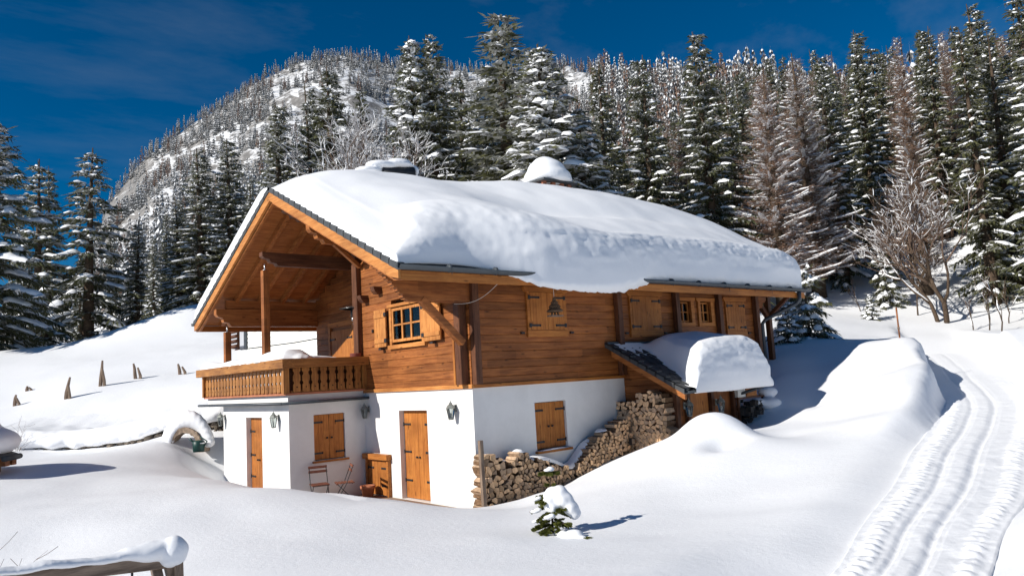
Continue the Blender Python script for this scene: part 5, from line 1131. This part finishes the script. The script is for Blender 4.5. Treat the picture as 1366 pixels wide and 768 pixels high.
# the forest itself
rf_ = random.Random(42); n_forest = 0; cand = []
for k in range(60000):
    az = math.radians(rf_.uniform(8, 88)); d = math.sqrt(rf_.uniform(44**2, 128**2)); x = CAM[0]+d*math.cos(az); y = CAM[1]+d*math.sin(az); azd = math.degrees(az)
    if azd > 64 and (d > 80 or d < 60): continue
    if azd > 44 and azd <= 64 and (d < 50 or d > 78): continue
    if azd < 26 and d < 46: continue
    ms = 2.75+d*.012+(1.6 if azd > 44 else 0)
    if any((x-a)**2+(y-b)**2 < ms*ms for a, b in pos): continue
    pos.append((x, y)); cand.append((d, x, y, azd))
    if len(cand) > 258: break
cand.sort()
for d, x, y, azd in cand:
    lar = rf_.random() < (.14 if d < 66 else .42) and azd < 50
    h = rf_.uniform(13, 19)*(1 if d < 90 else 1.05)*(.5 if azd > 50 else 1)*(.68 if 44 < azd <= 50 else 1)*(.95 if azd < 44 else 1)
    key = 'l%d' % rf_.randrange(2 if d > 60 else 3) if lar else rf_.choice(['s0', 's1', 's2', 's3', 's4', 's5', 's6'])
    t = plant(key, x, y, h*(.9 if lar else 1), None, None, rf_.uniform(0, 6.28), rf_.uniform(1.0, 1.35))
    t['label'] = 'bare reddish brown larch powdered with snow in the forest' if lar else SPL; t['group'] = 'bare larches in the forest' if lar else SPG
# far woods: one mass on the mountain and the ridge
FN, _t, _b = mat('far needles', (.24, .245, .245), .8, .1); FL, _t, _b = mat('far larch', (.24, .16, .125), .8, .1)  # needle grey is frost, lightened further in place of distance haze
rg = np.random.default_rng(5)
def far_template(seed, snow, larch):
    r = np.random.default_rng(seed); V, F, Mi = [], [], []
    nt = 8
    for i in range(nt):
        f = i/nt; z = .08+.9*f; R_ = .15*(1-f)**.85+.012
        for b in range(6):
            a = r.uniform(0, 6.28); c, s = math.cos(a), math.sin(a); l = R_*r.uniform(.6, 1.25); w = .035*r.uniform(.7, 1.3)*(1-f*.6)
            o = len(V); dz = -.05*r.uniform(.3, 1.3) if not larch else .03; V += [(0, 0, z+.035), (c*l*.6-s*w, s*l*.6+c*w, z+dz*.4), (c*l, s*l, z+dz), (c*l*.6+s*w, s*l*.6-c*w, z+dz*.4)]; F.append((o, o+1, o+2, o+3)); Mi.append(1 if larch else 0)
            o = len(V); V += [(c*l*.25, s*l*.25, z-.02), (c*l*.6, s*l*.6, z-.06), (c*l*.9, s*l*.9, z+dz-.03), (c*l*.5, s*l*.5, z+.01)]; F.append((o, o+1, o+2, o+3)); Mi.append(1 if larch else 0)
            if r.random() < snow:
                o = len(V); h = .008; V += [(c*l*.3, s*l*.3, z+.02+h), (c*l*.65-s*w*.9, s*l*.65+c*w*.9, z+dz*.4+h), (c*l*1.0, s*l*1.0, z+dz+h), (c*l*.65+s*w*.9, s*l*.65-c*w*.9, z+dz*.4+h)]; F.append((o, o+1, o+2, o+3)); Mi.append(2)
    o = len(V); V += [(-.008, 0, -.02), (.008, 0, -.02), (0, 0, 1.0), (0, -.008, -.02), (0, .008, -.02), (0, 0, .99)]; F += [(o, o+1, o+2), (o+3, o+4, o+5)]; Mi += [0, 0]
    return np.array(V), F, Mi
TPL = [far_template(i, s, l) for i, (s, l) in enumerate([(.9, 0), (.8, 0), (.65, 0), (.95, 0), (.5, 1), (.4, 1)])]
VV, FF, MM = [], [], []; base = 0
k = 15000
az = np.radians(rg.uniform(5, 89, k)); dd = np.sqrt(rg.uniform(100**2, 500**2, k)); X = CAM[0]+dd*np.cos(az); Y = CAM[1]+dd*np.sin(az); Z = ground_z(X, Y)
dr = np.interp(az, [s[0] for s in SKY], [s[2] for s in SKY]); clear = fbm(X, Y, 77, 4, .022); vs = fbm(X, Y, 78, 3, .05)+.25; azd = np.degrees(az)
for i in range(k):
    d = dd[i]
    if d > dr[i]+6: continue
    if azd[i] < 46 and d < 128: continue
    crest = abs(d-dr[i]) < 14
    if azd[i] > 42 and clear[i] > (.03 if not crest else .25) and d > 170: continue
    if azd[i] > 42 and rg.random() < .08: continue
    lar = rg.random() < (.34 if azd[i] < 50 else .10); T_ = TPL[4+rg.integers(2)] if lar else TPL[rg.integers(4)]
    h = rg.uniform(9, 17)*(1 if azd[i] < 42 else .62)*(.75+.9*max(-.3, vs[i]))*(.9 if crest else 1); an = rg.uniform(0, 6.28); c, s = math.cos(an), math.sin(an); V = T_[0]*h*np.array([1.0, 1.0, 1])
    VV.append(np.stack([V[:, 0]*c-V[:, 1]*s+X[i], V[:, 0]*s+V[:, 1]*c+Y[i], V[:, 2]+Z[i]-.3], -1)); FF.append((T_[1], base)); MM.append(T_[2]); base += len(V)
faces = [tuple(i+b for i in q) for F, b in FF for q in F]
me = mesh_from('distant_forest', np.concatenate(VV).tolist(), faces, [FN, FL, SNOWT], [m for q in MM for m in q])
o = bpy.data.objects.new('distant_forest', me); COL.objects.link(o); tag(o, 'frosted forest covering the mountain and the ridge behind the chalet', 'forest', None, 'stuff')

# bare deciduous trees and saplings
def bare_tree(name, label, p, H, seed, trunks=1, spread=.5, lvl=5, r0=.11, snowy=.6, group=None, tint=TWIG):
    r = random.Random(seed); t = thing(name, label, 'bare tree', p, group); tr, tw = MB(), MB(); SV, SF = [], []
    def grow(q, d, ln, rad, k):
        pts = [q]; dd = Vector(d)
        for i in range(4):
            dd = (dd+Vector((r.gauss(0, .12), r.gauss(0, .12), r.gauss(0, .09)+.03))).normalized(); pts.append(pts[-1]+dd*ln/4)
        (tr if k >= lvl-1 else tw).tube(pts, [rad*(1-.45*i/4) for i in range(5)], 5 if k > 1 else 3, 0)
        if r.random() < snowy and rad < .09 and abs(dd.z) < .92:
            o0 = len(SV); w_ = max(rad*1.3, .018); sd = Vector((-dd.y, dd.x, 0)).normalized()
            for i, c in enumerate(pts):
                f = math.sin(math.pi*(.12+.76*i/4))
                for u, h in ((-1, .3), (-.5, 1.3), (.5, 1.3), (1, .3)): SV.append(tuple(c+sd*u*w_*f+Vector((0, 0, rad*.6+h*w_*f))))
            for i in range(4):
                for j in range(3): SF.append((o0+i*4+j, o0+(i+1)*4+j, o0+(i+1)*4+j+1, o0+i*4+j+1))
        if k <= 0: return
        n = r.randint(2, 4) if k < lvl else 4
        for i in range(n):
            e = pts[r.randint(2, 4)] if i else pts[-1]; a = Vector((r.gauss(0, 1), r.gauss(0, 1), r.gauss(0, .7))).normalized()
            grow(e, (dd+a*spread*r.uniform(.7, 1.4)+Vector((0, 0, .08))).normalized(), ln*r.uniform(.6, .85), rad*.58, k-1)
    for i in range(trunks):
        a = r.uniform(0, 6.28); grow(Vector(p)+Vector((.35*i*math.cos(a), .35*i*math.sin(a), -.3)), (r.gauss(0, .12)+.12*(i-.5)*(trunks > 1), r.gauss(0, .1), 1), H*.32, r0*(1-.2*i), lvl)
    tr.build('trunk', BARK, t, fix=False); tw.build('crown', tint, t, fix=False)
    if SV:
        me = mesh_from('snow_clumps', [tuple(Vector(v)-Vector(p)) for v in SV], SF, [SNOWT], smooth=True); o = bpy.data.objects.new('snow_clumps', me); COL.objects.link(o); o.parent = t
    return t
def bt(u, d, vtop, label, seed, **k):
    p = at(u, 430, d); z = gz(p[0], p[1]); bare_tree('bare_tree', label, (p[0], p[1], z), at(u, vtop, d)[2]-z, seed, **k)
bt(1263, 38, 205, 'snow covered bare tree with twin dark trunks before the right forest', 3, trunks=2, lvl=6, r0=.15, snowy=.32, spread=.5)
bt(500, 40, 130, 'wide bare tree thick with snow behind the black chimney cowl', 8, trunks=2, lvl=6, r0=.16, snowy=.9, spread=.6)
bt(1225, 40, 300, 'thin snowy bare tree left of the twin-trunked one', 12, lvl=4, r0=.05, snowy=.5)
for u, d, vt, sd, lb in ((1318, 33, 330, 21, 'straight thin sapling right of the twin-trunked bare tree'), (1335, 31, 300, 22, 'leaning pale sapling at the right snowfield edge'), (1296, 35, 360, 23, 'short thin sapling beside the twin-trunked bare tree'), (1345, 36, 340, 24, 'dark sapling before the right edge spruce'), (1150, 41, 340, 25, 'spindly sapling at the far bend of the track')): bt(u, d, vt, lb, sd, lvl=2, r0=.035, snowy=.4, spread=.28)
def twigs(name, label, p, n, H, seed, sp=.5):
    r = random.Random(seed); b_ = MB()
    for i in range(n):
        d = Vector((r.gauss(0, sp), r.gauss(0, sp), 1)).normalized(); q = Vector(p)+Vector((0, 0, -.2)); pts = [q]; l = H*r.uniform(.6, 1)
        for k in range(6): d = (d+Vector((r.gauss(0, .09), r.gauss(0, .09), -.03))).normalized(); pts.append(pts[-1]+d*l/6)
        b_.tube(pts, [.0045*(1-.12*k) for k in range(7)], 4)
        for k in (2, 3, 4, 5):
            if r.random() < .8: e = (d+Vector((r.gauss(0, .7), r.gauss(0, .7), r.gauss(0, .4)))).normalized(); b_.tube([pts[k], pts[k]+e*l*.13, pts[k]+e*l*.25+Vector((0, 0, .02))], .0028, 4)
    tag(b_.build(name, TWIG, None, p, fix=False), label, 'shrub')
def tw_at(u, v, d): p = at(u, v, d); return (p[0], p[1], gz(p[0], p[1]))
twigs('bare_shrub', 'thin bare twigs rising from the snow at the near left corner', tw_at(-22, 760, 8.6), 12, 1.25, 4, .45); twigs('bare_shrub', 'wispy bare shrub on the bank above the stone hut', tw_at(22, 575, 23), 12, 1.2, 5, .5)

# young spruce in the near snow
YB = Vector((-2.43, -4.87, gz(-2.43, -4.87)))
ys = thing('young_spruce', 'small young spruce poking from the foreground snow with snow clinging to it', 'young spruce', YB)
b_ = MB(); b_.tube([YB+Vector((0, 0, -.2)), YB+Vector((.01, 0, .4)), YB+Vector((.015, 0, .98))], [.02, .013, .005], 7); b_.build('trunk', BARK, ys)
Q = Quads(); rg = np.random.default_rng(9); b_ = MB()
def yb(a, z, L_, el, dens=1.0, bare=.1):
    n = 10; d = ax_*math.cos(a)+ay_*math.sin(a); pts = [YB+Vector((.01, 0, z))+d*(L_*i/n*math.cos(el*(1-.3*i/n)))+Vector((0, 0, L_*i/n*math.sin(el)-.12*L_*(i/n)**2)) for i in range(n+1)]
    b_.tube(pts, [.006*(1-.6*i/n) for i in range(n+1)], 5)
    P = np.array([tuple(p) for p in pts]); m = int(420*L_/.3*dens); t = rg.uniform(bare, 1, m); i = np.clip((t*n).astype(int), 0, n-1); f = t*n-i; p = P[i]*(1-f)[:, None]+P[i+1]*f[:, None]; tg = P[-1]-P[0]; tg /= np.linalg.norm(tg)
    dr = rg.normal(0, 1, (m, 3)); dr -= (dr@tg)[:, None]*tg; dr /= np.linalg.norm(dr, axis=1)[:, None]; dd = dr*.028+tg*.022; w = np.cross(dd, rg.normal(0, 1, (m, 3))); w /= np.linalg.norm(w, axis=1)[:, None]; Q.add(p, dd, w*.0055)
    for s in range(int(7*dens)):                              # side sprigs
        tt = rg.uniform(.25, .9); q0 = P[int(tt*n)]; sd = np.array(tuple(d.cross(Vector((0, 0, 1)))))*rg.choice([-1, 1]); e = (sd*.8+np.array(tuple(d))*.7+np.array([0, 0, rg.uniform(-.35, .1)])); e = e/np.linalg.norm(e)*L_*rg.uniform(.3, .45)*(1.1-tt*.5); m = int(110*dens); t = rg.uniform(0, 1, m); p = q0+e*t[:, None]; dr = rg.normal(0, 1, (m, 3)); dd = dr/np.linalg.norm(dr, axis=1)[:, None]*.024+e/np.linalg.norm(e)*.02; w = np.cross(dd, rg.normal(0, 1, (m, 3))); w /= np.linalg.norm(w, axis=1)[:, None]; Q.add(p, dd, w*.0055)
for a, z, L_, el in [(.1, .80, .13, .05), (3.2, .80, .15, .1), (1.7, .80, .12, .1), (4.6, .8, .12, .05), (3.0, .64, .07, .2), (.2, .63, .06, .2), (3.3, .50, .20, .05), (4.0, .46, .22, -.1), (2.6, .44, .24, -.05), (3.1, .36, .28, -.15), (3.9, .30, .30, -.2), (4.6, .34, .24, -.2), (5.3, .36, .24, -.1), (5.8, .40, .26, -.15), (.0, .34, .30, -.3), (.5, .30, .30, -.3), (1.3, .3, .26, -.2), (3.4, .18, .30, -.25), (4.3, .12, .30, -.2), (5.0, .16, .28, -.25), (5.6, .2, .26, -.3), (2.8, .12, .28, -.2), (3.7, .05, .22, -.1)]: yb(a, z, L_, el)
b_.build('branch', BARK, ys, fix=False); me = Q.mesh('crown', YOUNG); o = bpy.data.objects.new('crown', me); COL.objects.link(o); o.parent = ys; me.transform(Matrix.Translation(-YB))
yp = lambda a, b, z: tuple(YB+ax_*a+ay_*b+Vector((0, 0, z)))
s_ = blob('spruce_snow', [(yp(0, -.01, .845), (.085, .07, .025)), (yp(.02, 0, .86), (.05, .05, .03))], SNOW, .012, smooth=4); tag(s_, 'small flat pad of snow near the young spruce tip', 'snow', 'snow clinging to the young spruce')
s_ = blob('spruce_snow', [(yp(.02, -.02, .50), (.10, .11, .13)), (yp(.12, 0, .53), (.12, .12, .11)), (yp(.20, 0, .44), (.11, .13, .11)), (yp(.28, -.02, .34), (.08, .12, .08)), (yp(.34, -.02, .26), (.05, .09, .06)), (yp(-.04, -.10, .40), (.07, .07, .11)), (yp(.02, -.12, .34), (.07, .06, .09)), (yp(.13, -.06, .42), (.1, .12, .1)), (yp(.24, -.08, .33), (.09, .1, .1)), (yp(.30, -.08, .24), (.07, .08, .08)), (yp(-.05, -.06, .48), (.06, .07, .08))], SNOW, .018, rough=.012, smooth=26); tag(s_, 'heavy drape of snow on the right side of the young spruce', 'snow', 'snow clinging to the young spruce')
for a, b, z, r_, lb in ((-.20, -.05, .47, .05, 'upper left'), (-.22, -.10, .32, .06, 'middle left'), (-.05, -.25, .26, .06, 'front'), (-.22, .0, .17, .05, 'lowest left')):
    s_ = blob('spruce_snow', [(yp(a, b, z), (r_*1.3, r_, r_*.45)), (yp(a+.04, b, z+.015), (r_*.8, r_*.8, r_*.5))], SNOW, .011, rough=.008, smooth=6); tag(s_, 'small snow pad on the %s branch of the young spruce' % lb, 'snow', 'snow clinging to the young spruce')
s_ = blob('snow_lump', [(yp(.26, -.40, -.02), (.17, .15, .13)), (yp(.14, -.26, .0), (.10, .09, .07)), (yp(.36, -.52, -.05), (.12, .11, .10)), (yp(.05, -.16, -.02), (.07, .06, .05)), (yp(-.06, -.28, -.03), (.05, .05, .05)), (yp(.12, -.46, -.03), (.06, .06, .06)), (yp(.22, -.6, -.03), (.05, .05, .05))], SNOW, .014, rough=.035, smooth=6); tag(s_, 'lump of fallen snow at the foot of the young spruce', 'snow', 'snow lumps')
sp2 = thing('spruce_sprig', 'green spruce tip sticking out of the fallen snow lump', 'spruce sprig', yp(.42, -.60, .0)); Q = Quads(); b_ = MB()
keep = YB.copy(); YB = Vector(yp(.34, -.56, -.02)); yb(.2, .05, .16, -.1, .8); yb(5.6, .04, .14, 0, .8); yb(.9, .02, .12, 0, .6); YB = Vector(yp(-.22, .28, .16)); yb(3.5, .03, .10, .1, .7); yb(5.9, .03, .12, 0, .7); YB = keep
b_.build('branch', BARK, sp2, fix=False); me = Q.mesh('crown', YOUNG); o = bpy.data.objects.new('crown', me); COL.objects.link(o); o.parent = sp2; me.transform(Matrix.Translation(-sp2.location))

for o in sc.objects:                                        # each cap and drift of snow is a thing of its own
    if o.get('category') == 'snow': o['kind'] = 'thing'
